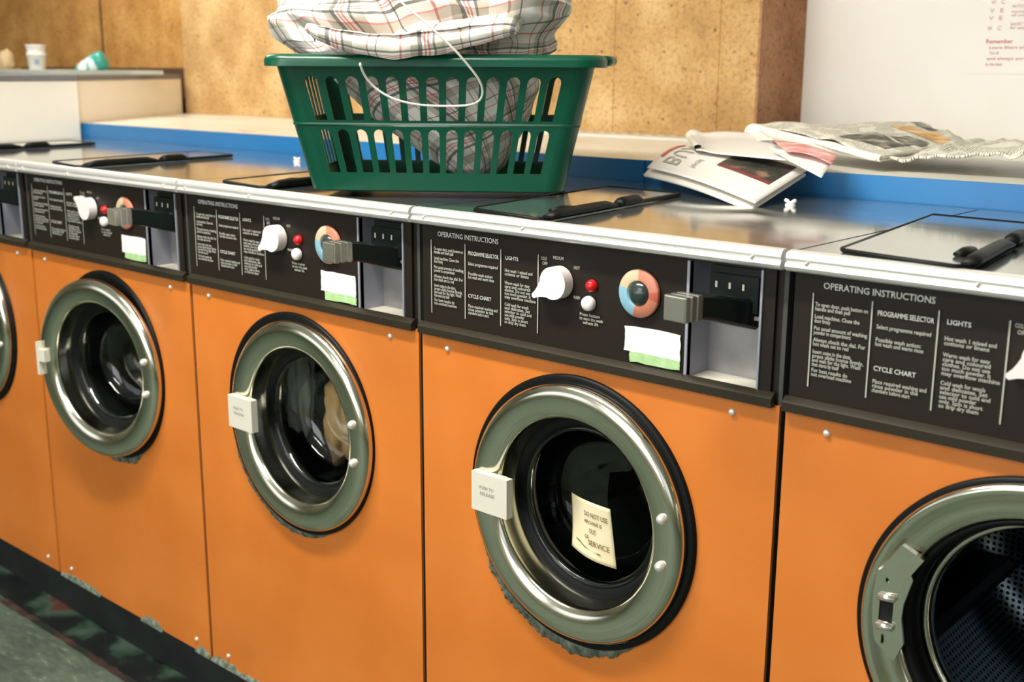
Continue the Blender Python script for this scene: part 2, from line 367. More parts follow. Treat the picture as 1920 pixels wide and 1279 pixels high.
def trim(p, end=True):
    prof = [(0.0,1.0015),(-0.016,1.0015),(-0.0205,1.004),(-0.022,1.0085),(-0.0195,1.0125),(-0.0175,1.0135),(-0.0195,1.0150),(-0.0205,1.019),(-0.018,1.0245),(-0.012,1.0272),(-0.004,1.0272),(-0.002,1.0245),(0.0,1.0245)]
    bm = bmesh.new(); extr_x(bm, prof, 0.0025, 0.6555); o = fin('front_trim', bm, M['alu'], p, auto=50)
    for x in (0.03, 0.235, 0.615):
        bm = bmesh.new(); lathe(bm, [(0.0002,-0.0232),(0.0018,-0.0226),(0.0026,-0.0195)], x, 0, 1.0135, 10, cap1=True); fin('trim_screw', bm, M['screw'], o, smooth=True)
def control_panel(p):
    vs, fs = fill2d(rect_pts(0.006, ZP, 0.640, 1.004), [rect_pts(0.514, 0.8375, 0.620, 0.996)], 0.006)
    bm = bmesh.new(); add_vf(bm, vs, fs, lambda v: (v.x, 0.004+v.z, v.y)); box(bm, 0.640, 0.006, ZP, 0.655, 0.012, 1.004)
    cp = fin('control_panel', bm, M['black'], p)
    bm = bmesh.new(); extr_x(bm, [(0.0,ZP-0.002),(-0.010,ZP-0.002),(-0.0105,ZP+0.010),(-0.002,0.8415),(0.0,0.8415)], 0.003, 0.648)
    lp = fin('panel_lip', bm, M['lip'], p, auto=40)
    return cp
INSTR = [
 (0.0335,[(0.9655,['To open door, push button on','handle and then pull'],(0.064,0.043)),(0.9505,['Load machine. Close the','door firmly'],(0.055,0.020)),
  (0.9360,['Put usual amount of washing','powder in compartment'],(0.065,0.046)),(0.9215,['Always check the dial. For','hot wash set to red'],(0.064,0.044)),
  (0.9065,['Insert coins in the slots,','press slide home firmly,','and wait for the light. Wash','then starts by itself'],(0.048,0.063,0.060,0.034)),(0.8830,['For best results do','not overload machine'],(0.045,0.050))]),
 (0.1085,[(0.9495,['Select programme required'],(0.062,)),(0.9340,['Possible wash action:','hot wash and warm rinse'],(0.052,0.055)),
  (0.8830,['Place required washing and','rinse powder in the','chambers before start'],(0.062,0.053,0.044))]),
 (0.1850,[(0.9480,['Hot wash 1 mixed and','cottons or linens'],(0.055,0.048)),(0.9290,['Warm wash for easy','care and coloured','clothes. Do not use','too much powder. It','may overflow machine'],(0.050,0.051,0.051,0.052,0.062)),
  (0.8960,['Cold wash for wools','and delicates. Set','selector to cold and','use mild powder','only. Spin is short','so drip dry them'],(0.048,0.051,0.054,0.040,0.047,0.043))])]
def instructions(cp, kx=1.0):
    def piece(name, rows, m):
        bm = bmesh.new()
        for t_, size, x, z, w in rows: wall_text(bm, t_, size, x*kx, z, width=w*kx)
        return fin(name, bm, m, cp, recalc=False)
    piece('instruction_heading', [('OPERATING INSTRUCTIONS', 0.0112, 0.042, 0.9910, 0.130)], M['printhead'])
    heads = {1: [('PROGRAMME SELECTOR', 0.0088, 0.1085, 0.9665, 0.064), ('CYCLE CHART', 0.0085, 0.1085, 0.8995, 0.049)], 2: [('LIGHTS', 0.0080, 0.186, 0.9675, 0.026)]}
    for c, (x, blocks) in enumerate(INSTR):
        for h_ in heads.get(c, []): piece('instruction_heading', [h_], M['printhead'])
        for z, lines, ws in blocks:
            piece('instruction_paragraph', [(t_, 0.0070, x, z-k*0.0054, w) for k, (t_, w) in enumerate(zip(lines, ws))], M['print'])
    for t_, x, z, w in (('COLD',0.256,0.974,0.012),('OFF',0.259,0.967,0.010),('MEDIUM',0.279,0.9775,0.020),('HOT',0.318,0.967,0.011),('WARM',0.318,0.924,0.012)):
        piece('knob_legend', [(t_, 0.0068, x, z, w)], M['print'])
    piece('button_legend', [('Press button',0.0066,0.330,0.9015,0.036),('to start the wash',0.0066,0.330,0.8957,0.042),('when lit',0.0066,0.336,0.8899,0.028)], M['print'])
    for x in (0.0275*kx+0.003*(kx > 1), 0.102*kx, 0.177*kx, 0.251*kx):
        bm = bmesh.new(); a = 0.0009; bm.faces.new([bm.verts.new((x+d, -0.0012, z)) for d, z in ((-a,0.858),(a,0.858),(a,0.976),(-a,0.976))])
        fin('column_line', bm, M['print'], cp, recalc=False)
def knob(p, ang, kx=1.0):
    # teardrop: circle r .0235 with pointer
    R_ = 0.0238; tip = 0.045; pts = []
    a0 = radians(33)
    for i in range(41):
        t = a0 + (2*pi-2*a0)*i/40; pts.append((R_*cos(t), R_*sin(t)))
    pts += [(0.027,-0.0088),(0.034,-0.0056),(tip-0.002, -0.0036), (tip, 0), (tip-0.002, 0.0036),(0.034,0.0056),(0.027,0.0088)]
    c, s = cos(ang), sin(ang); pts = [(0.2935*kx+x*c-y*s, 0.9405+x*s+y*c) for x, y in pts]
    bm = bmesh.new(); prism(bm, pts, -0.020, -0.001)
    o = fin('selector_knob', bm, M['knob'], p, bev=0.003, auto=50)
    return o
def small_controls(p):
    bm = bmesh.new(); lathe(bm, [(0.0003,-0.0105),(0.005,-0.0095),(0.008,-0.0065),(0.0092,-0.001)], 0.3515, 0, 0.942, 24); fin('indicator_light', bm, M['red'], p, smooth=True)
    bm = bmesh.new(); lathe(bm, [(0.0003,-0.0115),(0.006,-0.0112),(0.0098,-0.009),(0.0108,-0.005),(0.0108,-0.001)], 0.348, 0, 0.9165, 28); fin('start_button', bm, M['knob'], p, smooth=True)
    # temperature dial
    bm = bmesh.new(); n = 72; cx, cz = 0.4345, 0.942
    prof = [(0.0335,-0.001),(0.0335,-0.0045),(0.032,-0.006),(0.0185,-0.0065),(0.0165,-0.004)]
    rings = lathe(bm, prof, cx, 0, cz, n)
    def idx(deg):
        deg %= 360
        if 88 <= deg < 165: return 1
        if 165 <= deg < 255: return 2
        if 345 <= deg or deg < 8: return 3
        return 0
    for f in bm.faces:
        c = f.calc_center_median(); d = math.degrees(math.atan2(c.z-cz, c.x-cx)); f.material_index = idx(d)
        r = sqrt((c.x-cx)**2+(c.z-cz)**2)
    d = fin('temperature_dial', bm, [M['dial_red'], M['dial_cream'], M['dial_blue'], M['dial_redder']], p, auto=50)
    bm = bmesh.new(); lathe(bm, [(0.0003,-0.012),(0.008,-0.011),(0.014,-0.008),(0.0168,-0.004)], cx, 0, cz, 32); fin('dial_hub', bm, M['dialcentre'], d, smooth=True)
def coin_slide(p):
    # recess box
    bm = bmesh.new(); x0, x1, z0, z1, d = 0.514, 0.620, 0.8375, 0.996, 0.052
    def q(a, mi): f = bm.faces.new([bm.verts.new(v) for v in a]); f.material_index = mi
    q([(x0,0,z0),(x0,d,z0),(x0,d,z1),(x0,0,z1)], 1); q([(x1,0,z0),(x1,0,z1),(x1,d,z1),(x1,d,z0)], 1)
    q([(x0,0,z0),(x1,0,z0),(x1,d,z0),(x0,d,z0)], 2); q([(x0,0,z1),(x0,d,z1),(x1,d,z1),(x1,0,z1)], 1)
    q([(x0,d,z0),(x1,d,z0),(x1,d,z1),(x0,d,z1)], 0)
    # rim frame
    for a in ((x0-0.004,z0-0.004,x0,z1),(x1,z0-0.004,x1+0.003,z1),(x0,z0-0.004,x1,z0)): box(bm, a[0], -0.002, a[1], a[2], 0.003, a[3], 1)
    r = fin('coin_recess', bm, [M['recess'], M['recessedge'], M['cream']], p, recalc=False)
    bm = bmesh.new(); box(bm, x0+0.022, 0.014, 0.940, x1-0.001, d, z1-0.004); box(bm, x0+0.03, 0.0, 0.938, x1-0.004, 0.016, 0.984)
    sl = fin('coin_mechanism', bm, M['slotblack'], r, bev=0.002, auto=40)
    bm = bmesh.new()
    for x in (0.553, 0.573, 0.593): box(bm, x, -0.0012, 0.966, x+0.003, 0.0, 0.974)
    fin('coin_slot', bm, M['screw'], sl)
    bm = bmesh.new(); box(bm, x0+0.03, 0.004, 0.929, x1, 0.046, 0.934); fin('recess_shelf', bm, M['recess'], r)
    # lever: flat bar coming out of the recess, chrome cap on its end
    h = bpy.data.objects.new('coin_slide_handle', None)
    bm = bmesh.new()
    secs = [(0.592,0.012,0.935,0.040,0.040),(0.585,-0.02,0.942,0.036,0.036),(0.572,-0.055,0.951,0.032,0.032),(0.566,-0.072,0.953,0.030,0.031)]
    rings = []
    for x, y, z, w, hgt in secs:
        rings.append([bm.verts.new((x+a*w/2, y, z+b*hgt/2)) for a, b in ((-1,-0.8),(-0.8,-1),(0.8,-1),(1,-0.8),(1,0.8),(0.8,1),(-0.8,1),(-1,0.8))])
    for a, b in zip(rings, rings[1:]):
        for k in range(8): bm.faces.new((a[k], a[(k+1)%8], b[(k+1)%8], b[k]))
    bm.faces.new(rings[0]); bm.faces.new(rings[-1][::-1])
    ho = fin('slide_handle', bm, M['slotblack'], p, auto=35)
    bm = bmesh.new(); box(bm, -0.016, -0.036, -0.0145, 0.016, 0.0, 0.0145)
    for k in range(3): box(bm, -0.0175, -0.034+k*0.012, -0.016, 0.0175, -0.027+k*0.012, 0.016)
    fin('chrome_tip', bm, M['brightchrome'], ho, bev=0.0028, loc=(0.5655,-0.072,0.9535), rot=(0,0,radians(-6)), auto=40)
    bpy.data.objects.remove(h)
def sticker(p, k):
    def ragged(x0, z0, x1, z1, j):
        rnd = random.Random(k*7+j); pts = []
        for a, b in (((x0,z0),(x1,z0)),((x1,z0),(x1,z1)),((x1,z1),(x0,z1)),((x0,z1),(x0,z0))):
            for i in range(6):
                t = i/6; s = 0.0008 if i else 0.0015
                pts.append((a[0]+(b[0]-a[0])*t+rnd.uniform(-s,s), a[1]+(b[1]-a[1])*t+rnd.uniform(-s,s)))
        return pts
    bm = bmesh.new(); prism(bm, ragged(0.411,0.8585,0.503,0.8945,0), -0.0018, -0.0006)
    s = fin('sticker', bm, M['sticker'], p)
    bm = bmesh.new(); prism(bm, ragged(0.420,0.8445,0.503,0.8600,1), -0.0016, -0.0005); fin('sticker_band', bm, M['stickergreen'], s)
def screws(p):
    for x, z in ((0.062,0.8035),(0.587,0.8035),(0.062,0.028),(0.604,0.026)):
        bm = bmesh.new(); lathe(bm, [(0.0003,-0.0042),(0.003,-0.0038),(0.0046,-0.0022),(0.0052,-0.0002)], x, 0, z, 16); fin('screw', bm, M['screw'], p, smooth=True)
def door(p, cx, ajar=0.0, latch=True):
    """chrome ring door hinged on its right side; origin on the hinge line"""
    hx = DCX+0.215
    d = bpy.data.objects.new('door', None)
    bm = bmesh.new()
    prof = [(0.150,0.000),(0.1955,0.000),(0.1985,-0.004),(0.1990,-0.010),(0.1975,-0.016),(0.1935,-0.0205),(0.187,-0.0235),(0.178,-0.0245),(0.166,-0.0235),(0.155,-0.0205),(0.1485,-0.0165),(0.1462,-0.0125),(0.1455,-0.006),(0.1445,0.006),(0.1425,0.020),(0.1400,0.026),(0.141,0.030)]
    off = DCX-hx+cx
    lathe(bm, prof, off, 0, DCZ, 128)
    ring = fin('door', bm, M['chrome'], p, smooth=True, loc=(hx,0,0))
    bm = bmesh.new(); lathe(bm, [(0.1420,0.024),(0.136,0.022),(0.128,0.027),(0.124,0.029),(0.1235,0.040)], off, 0, DCZ, 96); fin('glass_seal', bm, M['rubber'], ring, smooth=True)
    bm = bmesh.new(); lathe(bm, [(0.1255,0.029),(0.1215,0.025),(0.1175,0.028),(0.114,0.045),(0.108,0.070),(0.098,0.088),(0.080,0.096),(0.050,0.100),(0.002,0.101)], off, 0, DCZ, 96)
    fin('door_glass', bm, M['glass'], ring, smooth=True)
    for dz in (0.036, -0.034):
        bm = bmesh.new(); lathe(bm, [(0.0003,-0.0335),(0.004,-0.033),(0.0068,-0.030),(0.0078,-0.026),(0.0078,-0.022)], 0.500-hx+cx, 0, 0.602+dz, 24); fin('hinge_bolt', bm, M['bolt'], ring, smooth=True)
    if latch == 'edge':
        bm = bmesh.new(); x = 0.141-hx+cx; box(bm, x, -0.034, 0.560, x+0.008, -0.020, 0.636); box(bm, x+0.008, -0.034, 0.592, x+0.030, -0.018, 0.620)
        fin('latch_plate', bm, M['cream'], ring, bev=0.0015, auto=40)
    elif latch:
        bm = bmesh.new(); x = 0.148-hx+cx; box(bm, x, -0.036, 0.565, x+0.074, -0.022, 0.628)
        box(bm, x+0.006, -0.024, 0.57, x+0.05, -0.008, 0.622)
        lt = fin('latch_plate', bm, M['cream'], ring, bev=0.0018, auto=40)
        bm = bmesh.new()
        wall_text(bm, 'PUSH TO', 0.0075, x+0.017, 0.6085, y=-0.0365, width=0.030); wall_text(bm, 'RELEASE', 0.0075, x+0.018, 0.5985, y=-0.0365, width=0.031)
        fin('latch_print', bm, M['greyink'], lt, recalc=False)
    ring.rotation_euler = (0,0,ajar)
    bpy.data.objects.remove(d)
    return ring
def porthole(p, opened=False):
    bm = bmesh.new(); prof = [(0.211,0.001),(0.211,-0.005),(0.207,-0.0075),(0.200,-0.006)]
    if not opened: prof += [(0.168,-0.002),(0.155,0.002),(0.150,0.03),(0.150,0.075)]
    lathe(bm, prof, DCX, 0, DCZ, 128); g = fin('door_seal', bm, M['rubber'], p, smooth=True)
    bm = bmesh.new(); R_ = 0.235
    uvl = bm.loops.layers.uv.verify(); n = 96; Y = [0.075, 0.14, 0.22, 0.30, 0.38, 0.44]
    rs = [[bm.verts.new((DCX+R_*cos(2*pi*i/n), y, DCZ+R_*sin(2*pi*i/n))) for i in range(n)] for y in Y]
    for a in range(len(Y)-1):
        for i in range(n):
            j = (i+1) % n; f = bm.faces.new((rs[a][i], rs[a][j], rs[a+1][j], rs[a+1][i]))
            for l, (ii, yy) in zip(f.loops, ((i,Y[a]),(i+1,Y[a]),(i+1,Y[a+1]),(i,Y[a+1]))): l[uvl].uv = (ii/n*2*pi*R_, yy)
    # back plate and front ring
    bc = [[bm.verts.new((DCX+r*cos(2*pi*i/n), y, DCZ+r*sin(2*pi*i/n))) for i in range(n)] for r, y in ((0.17,0.44),(0.08,0.42),(0.01,0.42))]
    seq = [rs[-1]]+bc
    for a, b_ in zip(seq, seq[1:]):
        for i in range(n):
            j = (i+1) % n; f = bm.faces.new((a[i], a[j], b_[j], b_[i]))
            for l in f.loops: l[uvl].uv = (l.vert.co.x, l.vert.co.z)
    fr = [bm.verts.new((DCX+0.150*cos(2*pi*i/n), 0.075, DCZ+0.150*sin(2*pi*i/n))) for i in range(n)]
    for i in range(n):
        j = (i+1) % n; f = bm.faces.new((fr[i], fr[j], rs[0][j], rs[0][i])); f.material_index = 1
    dr = fin('drum', bm, [M['drum'] if opened else M['drumplain'], M['drumplain']], p, smooth=True, recalc=False)
    for k in range(3):
        a = radians(205+120*k); bm = bmesh.new(); ca, sa = cos(a), sin(a); ta = (-sa, ca)
        A = [(R_-0.002, 0.032), (R_-0.050, 0.010), (R_-0.055, 0), (R_-0.050, -0.010), (R_-0.002, -0.032)]
        P0 = [bm.verts.new((DCX+r*ca+t_*ta[0], 0.085, DCZ+r*sa+t_*ta[1])) for r, t_ in A]; P1 = [bm.verts.new((DCX+r*ca+t_*ta[0], 0.43, DCZ+r*sa+t_*ta[1])) for r, t_ in A]
        bm.faces.new(P0); bm.faces.new(P1[::-1])
        for i in range(4): bm.faces.new((P0[i], P1[i], P1[i+1], P0[i+1]))
        fin('lifter', bm, M['lifter'], dr, auto=30)
    return g
def open_port(p):
    """open machine: chrome fascia with latch keep, rubber boot, steel mouth ring"""
    bm = bmesh.new(); lathe(bm, [(0.204,-0.002),(0.2035,-0.010),(0.199,-0.0135),(0.192,-0.0125),(0.186,-0.008),(0.176,-0.006),(0.164,-0.004),(0.160,0.0),(0.158,0.010)], DCX, 0, DCZ, 128)
    fa = fin('fascia_ring', bm, M['chrome'], p, smooth=True)
    bm = bmesh.new(); lathe(bm, [(0.159,0.008),(0.156,0.004),(0.150,0.010),(0.147,0.022),(0.149,0.045),(0.146,0.060)], DCX, 0, DCZ, 96); fin('rubber_boot', bm, M['rubber'], p, smooth=True)
    bm = bmesh.new(); lathe(bm, [(0.1475,0.040),(0.1435,0.036),(0.1385,0.040),(0.1375,0.055),(0.1500,0.076)], DCX, 0, DCZ, 96); fin('mouth_ring', bm, M['chrome'], p, smooth=True)
    # latch keep on the left
    KX, KZ = 0.010, 0.012
    bm = bmesh.new()
    pts = [(0.137,0.640),(0.170,0.662),(0.181,0.640),(0.172,0.606),(0.171,0.586),(0.176,0.555),(0.166,0.530),(0.140,0.548),(0.134,0.580),(0.134,0.610)]
    vs, fs = fill2d(pts, [rect_pts(0.1425,0.577,0.160,0.604), rect_pts(0.148,0.628,0.152,0.640), rect_pts(0.148,0.548,0.152,0.560)], 0.004)
    add_vf(bm, vs, fs, lambda v: (v.x+KX, -0.013+v.z, v.y+KZ))
    k = fin('latch_keep', bm, M['chrome'], fa)
    bm = bmesh.new(); box(bm, 0.1425+KX,-0.0125,0.577+KZ,0.160+KX,-0.0105,0.604+KZ); fin('latch_slot', bm, M['gap'], k)
    for z in (0.6085, 0.571):
        bm = bmesh.new(); tube(bm, [(0.142+KX,-0.018,z+KZ),(0.162+KX,-0.018,z+KZ+0.002)], 0.0045, 12); fin('latch_roller', bm, M['brightchrome'], k, smooth=True)
    bm = bmesh.new(); F = [(0.150,0.652,-0.0185),(0.178,0.640,-0.0185),(0.202,0.680,-0.0145),(0.174,0.692,-0.0150)]
    A_ = [bm.verts.new((x, y, z)) for x, z, y in F]; B_ = [bm.verts.new((x, -0.006, z)) for x, z, y in F]; bm.faces.new(A_); bm.faces.new(B_[::-1])
    for i in range(4): bm.faces.new((A_[i], B_[i], B_[(i+1)%4], A_[(i+1)%4]))
    fin('latch_ramp', bm, M['chrome'], k, bev=0.0006, auto=30)
def torn_seal(p, a0, a1, amp, seed):
    """ragged grey sealant squeezed out below the ring"""
    rnd = random.Random(seed); n = 90; bm = bmesh.new(); inn, out, inf_, outf = [], [], [], []
    w = 0
    for i in range(n+1):
        t = i/n; a = radians(a0+(a1-a0)*t); env = min(1, 5*t, 5*(1-t))
        w = 0.55*w+0.45*rnd.random()
        ro = 0.2115+amp*env*(0.25+0.75*w)+0.0022*rnd.random()*env
        ri = 0.200
        c, s = cos(a), sin(a)
        inn.append(bm.verts.new((DCX+ri*c, -0.0065, DCZ+ri*s))); out.append(bm.verts.new((DCX+ro*c, -0.0025-0.002*rnd.random(), DCZ+ro*s)))
        outf.append(bm.verts.new((DCX+(ro+0.0005)*c, 0.0003, DCZ+(ro+0.0005)*s)))
    for i in range(n):
        bm.faces.new((inn[i], inn[i+1], out[i+1], out[i])); bm.faces.new((out[i], out[i+1], outf[i+1], outf[i]))
    fin('sealant', bm, M['foam'], p, smooth=True)
def base_grime(p, spans, seed):
    rnd = random.Random(seed)
    for x0, x1, h in spans:
        bm = bmesh.new(); n = max(4, int((x1-x0)/0.006)); top, bot, ff = [], [], []
        for i in range(n+1):
            t = i/n; x = x0+(x1-x0)*t; z = 0.003+h*min(1,4*t,4*(1-t))*(0.4+0.6*rnd.random())
            top.append(bm.verts.new((x,-0.0015,z))); bot.append(bm.verts.new((x,-0.0045,-0.003))); ff.append(bm.verts.new((x,0.0003,z+0.0005)))
        for i in range(n): bm.faces.new((bot[i], bot[i+1], top[i+1], top[i])); bm.faces.new((top[i], top[i+1], ff[i+1], ff[i]))
        fin('base_grime', bm, M['foam'], p, smooth=True)
def dispenser_lid(p, dx=0.0):
    z = 1.0245
    FL, FR, BR, BL = (0.098+dx,0.030), (0.262+dx,0.000), (0.205+dx,0.430), (0.040+dx,0.440)
    bm = bmesh.new()
    def q(pts, z0, z1):
        a = [bm.verts.new((x,y,z0)) for x,y in pts]; b = [bm.verts.new((x,y,z1)) for x,y in pts]; bm.faces.new(a[::-1]); bm.faces.new(b)
        for i in range(len(pts)): bm.faces.new((a[i], a[(i+1)%len(pts)], b[(i+1)%len(pts)], b[i]))
    q([FL, (0.106+dx,0.018), (0.250+dx,-0.006), FR, BR, BL], z, z+0.006)
    lid = fin('dispenser_lid', bm, M['top'], p, bev=0.0018, auto=40)
    bm = bmesh.new()   # rubber edge all round
    loop = [(FL[0],FL[1]), (0.108+dx,0.016), (0.180+dx,0.002), (0.250+dx,-0.008), (FR[0],FR[1]), (BR[0],BR[1]), (BL[0],BL[1])]
    tube(bm, [(x,y,z+0.004) for x,y in loop], 0.0035, 8, closed=True); fin('lid_edging', bm, M['rubber'], lid, smooth=True)
    bm = bmesh.new()   # raised grip along the right edge, in two humps
    for t0, t1, h in ((0.02,0.46,0.014),(0.50,0.66,0.016)):
        P = []; r = []
        for i in range(9):
            t = t0+(t1-t0)*i/8; x = FR[0]+(BR[0]-FR[0])*t; y = FR[1]+(BR[1]-FR[1])*t; e = min(1, 0.45+4*min(i/8, 1-i/8)); P.append((x, y, z+0.004+0.005*e)); r.append(0.0072*e*(h/0.014))
        tube(bm, P, r, 12, flat=0.010)
    fin('lid_grip', bm, M['rubber'], lid, smooth=True)
    bm = bmesh.new(); P = [(FR[0]-0.024+(BR[0]-FR[0])*t, FR[1]+(BR[1]-FR[1])*t+0.01, z+0.009) for t in (0.10,0.17,0.22)]; tube(bm, P, [0.004,0.006,0.004], 10, flat=0.008); fin('lid_catch', bm, M['rubber'], lid, smooth=True)
def wing_nut(p, x, y):
    bm = bmesh.new(); lathe(bm, [(0.0085,1.0235),(0.0085,1.0265),(0.0055,1.0275),(0.0055,1.0305),(0.001,1.031)], x, y, 0, 16, axis='z')
    for s in (-1, 1): tube(bm, [(x+s*0.002,y,1.029),(x+s*0.006,y,1.031),(x+s*0.010,y,1.0325)], [0.0025,0.0035,0.003], 8)
    fin('wing_nut', bm, M['knob'], p, smooth=True)

def machine(k, label, knob_ang, ajar=0.0, opened=False, dcx=0.0, seal=None, grime=(), nut=None, latch=True, liddx=0.0):
    p = thing('washing_machine', label, 'washing machine', ((k-1)*W, 0, 0), 0, MG)
    if k == 0 and False: pass
    front_panel(p); machine_body(p); top_panel(p); trim(p); cp = control_panel(p)
    kx = 1.065 if k == 4 else 1.0; instructions(cp, kx); knob(p, knob_ang, kx); small_controls(p); coin_slide(p); sticker(p, k); screws(p)
    porthole(p, opened)
    if opened: open_port(p); door(p, dcx, radians(105), True)
    else: door(p, dcx, ajar, latch)
    if seal: torn_seal(p, *seal)
    if grime: base_grime(p, grime, k+5)
    dispenser_lid(p, liddx)
    if nut: wing_nut(p, *nut)
    return p
D = radians
m0 = machine(0, 'orange washing machine cut off by the left edge of the photo', D(200), nut=None)
m1 = machine(1, 'orange washing machine whose round door stands slightly ajar', D(150), ajar=D(8), dcx=0.010, latch='edge', seal=(255,300,0.016,3), grime=((0.01,0.20,0.010),(0.38,0.47,0.014),(0.60,0.655,0.014)), nut=(0.43,0.455))
m2 = machine(2, 'orange washing machine with clothes visible behind its door glass', D(212), dcx=0.012, seal=(196,292,0.013,4), grime=((0.0,0.10,0.016),(0.10,0.25,0.008)), nut=(0.48,0.43))
m3 = machine(3, 'orange washing machine with a yellow note behind its door glass', D(212), seal=(207,302,0.022,5), nut=(0.41,0.45))
m4 = machine(4, 'orange washing machine with its door open showing the perforated drum', D(212), opened=True, liddx=-0.047)

# clothes in the drum of machine 2
def blob(name, c, r, m, parent, seed, amp=0.35, n=32, uv=True, freq=9.0):
    bm = bmesh.new(); uvl = bm.loops.layers.uv.verify(); rows = []
    for i in range(n+1):
        th = pi*i/n; row = []
        for j in range(2*n):
            ph = pi*j/n; d = Vector((sin(th)*cos(ph), sin(th)*sin(ph), cos(th)))
            k = 1+amp*noise.noise(d*2.2+Vector((seed,0,0)))+amp*0.5*abs(noise.noise(d*freq*0.6+Vector((0,seed,0))))
            row.append(bm.verts.new((c[0]+r[0]*d.x*k, c[1]+r[1]*d.y*k, c[2]+r[2]*d.z*k)))
        rows.append(row)
    for i in range(n):
        for j in range(2*n):
            jj = (j+1) % (2*n); f = bm.faces.new((rows[i][j], rows[i+1][j], rows[i+1][jj], rows[i][jj]))
            for l, (a, b) in zip(f.loops, ((i,j),(i+1,j),(i+1,j+1),(i,j+1))): l[uvl].uv = (b/(2*n)*2*pi*r[0], a/n*pi*r[2])
    bmesh.ops.remove_doubles(bm, verts=bm.verts, dist=1e-5)
    return fin(name, bm, m, parent, smooth=True)
M['wetwhite'] = noise_mat('damp_white_cotton', [(0.3,(0.74,0.70,0.72)),(0.7,(0.90,0.86,0.86))], 8, rough=0.8)
M['wetbrown'] = noise_mat('damp_tan_cotton', [(0.3,(0.62,0.32,0.14)),(0.7,(0.80,0.46,0.22))], 8, rough=0.8)
M['wetblack'] = noise_mat('damp_black_cotton', [(0.3,(0.006,0.007,0.01)),(0.7,(0.02,0.02,0.026))], 8, rough=0.8)
ox = W
for nm, c, r, mm, lb, s in (('white_garment',(ox+0.166,0.132,0.615),(0.030,0.030,0.100),'wetwhite','crumpled white garment seen at the left side of the loaded drum',1.0),
                            ('black_garment',(ox+0.218,0.180,0.57),(0.028,0.036,0.110),'wetblack','black garment lying in the drum between white and tan clothes',2.0),
                            ('tan_garment',(ox+0.268,0.155,0.560),(0.034,0.034,0.085),'wetbrown','tan garment at the right side of the loaded drum',3.3)):
    tag(blob(nm, c, r, M[mm], None, s), lb, 'clothes')

# yellow note behind the glass of machine 3
def note():
    ox = 2*W; bm = bmesh.new()
    TL, TR, BR, BL = Vector((ox+0.280,0.050,0.6010)), Vector((ox+0.364,0.038,0.5985)), Vector((ox+0.370,0.050,0.5000)), Vector((ox+0.284,0.054,0.5150))
    def f(u, v):
        p = TL*(1-u)*(1-v)+TR*u*(1-v)+BR*u*v+BL*(1-u)*v
        return p+Vector((0, -0.010*sin(pi*u)-0.006*(v**3)*(1-u), 0.003*sin(pi*u)*(1-v)))
    grid_sheet(bm, f, 16, 16)
    return f, bm
M['crease'] = mat('dark_tear', (0.12,0.09,0.04), 0.8)
f_, bm = note()
nt = fin('yellow_note', bm, M['yellow'], None, smooth=True)
sol = nt.modifiers.new('thickness', 'SOLIDIFY'); sol.thickness = 0.0006
tag(nt, 'yellow handwritten paper note stuck behind round door glass', 'note')
bm = bmesh.new()
def put_note(s, size, u, v, w):
    add_text(bm, s, size, lambda a, b: tuple(f_(min(0.99, u+a/0.078), min(0.99, max(0.01, v-b/0.085)))+Vector((0,-0.0012,0))), width=w)
put_note('DO NOT USE', 0.010, 0.42, 0.26, 0.040); put_note('MACHINE IS', 0.007, 0.42, 0.38, 0.030); put_note('OUT', 0.010, 0.52, 0.54, 0.012); put_note('OF', 0.008, 0.40, 0.66, 0.008); put_note('SERVICE', 0.011, 0.48, 0.75, 0.034)
fin('note_writing', bm, M['ink'], nt, recalc=False)
bm = bmesh.new(); v = [bm.verts.new(tuple(f_(a, b)+Vector((0,-0.0012,0)))) for a, b in ((0.12,0.775),(0.19,0.765),(0.75,0.845),(0.70,0.86),(0.40,0.835))]; bm.faces.new(v); fin('note_tear', bm, M['crease'], nt, recalc=False)

# ------------------------------------------------------------------ setting
bm = bmesh.new(); box(bm, -5, -4.2, -0.16, 6, 2.2, -0.12); struct(fin('floor', bm, M['floor']))
# grime band on the floor under the machines with a ragged front edge
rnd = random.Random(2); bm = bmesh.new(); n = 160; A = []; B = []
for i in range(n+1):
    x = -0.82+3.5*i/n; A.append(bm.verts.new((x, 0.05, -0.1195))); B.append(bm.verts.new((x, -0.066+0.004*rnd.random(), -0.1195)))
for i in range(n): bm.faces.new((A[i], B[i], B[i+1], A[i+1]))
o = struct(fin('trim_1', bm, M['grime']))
bm = bmesh.new(); A = []; B = []
for i in range(n+1):
    x = -0.82+3.5*i/n; A.append(bm.verts.new((x, -0.056+0.006*rnd.random(), -0.1188))); B.append(bm.verts.new((x, -0.073+0.003*rnd.random(), -0.1188)))
for i in range(n): bm.faces.new((A[i], B[i], B[i+1], A[i+1]))
struct(fin('trim_2', bm, M['redline']))
struct(bx('trim_3', -0.80, 0.035, -0.1195, 2.63, 0.60, -0.0045, M['plinth']))
# cork wall, its return, white wall behind
struct(bx('wall_back', -1.37, 1.33, -0.12, 1.14, 1.45, 2.6, M['cork']))
struct(bx('wall_return', 1.1402, 1.331, -0.12, 1.146, 1.56, 2.6, M['cork_red']))
struct(bx('wall_white', 1.146, 1.558, -0.12, 6, 1.66, 2.6, M['whitewall']))
struct(bx('wall_alcove', -5, 1.42, -0.12, -1.372, 1.5, 2.6, M['cork_shaded']))
struct(bx('trim_4', -2.75, 1.36, -0.12, -1.373, 1.419, 1.238, M['brown']))
bm = bmesh.new(); box(bm, -2.118, 1.4165, 1.238, -2.110, 1.4195, 2.6); struct(fin('trim_5', bm, M['gap']))
bm = bmesh.new(); box(bm, 1.030, 1.3285, 1.07, 1.0315, 1.3299, 2.6); box(bm, 0.700, 1.3285, 1.07, 0.7012, 1.3299, 2.6); struct(fin('trim_6', bm, M['cork_shaded']))
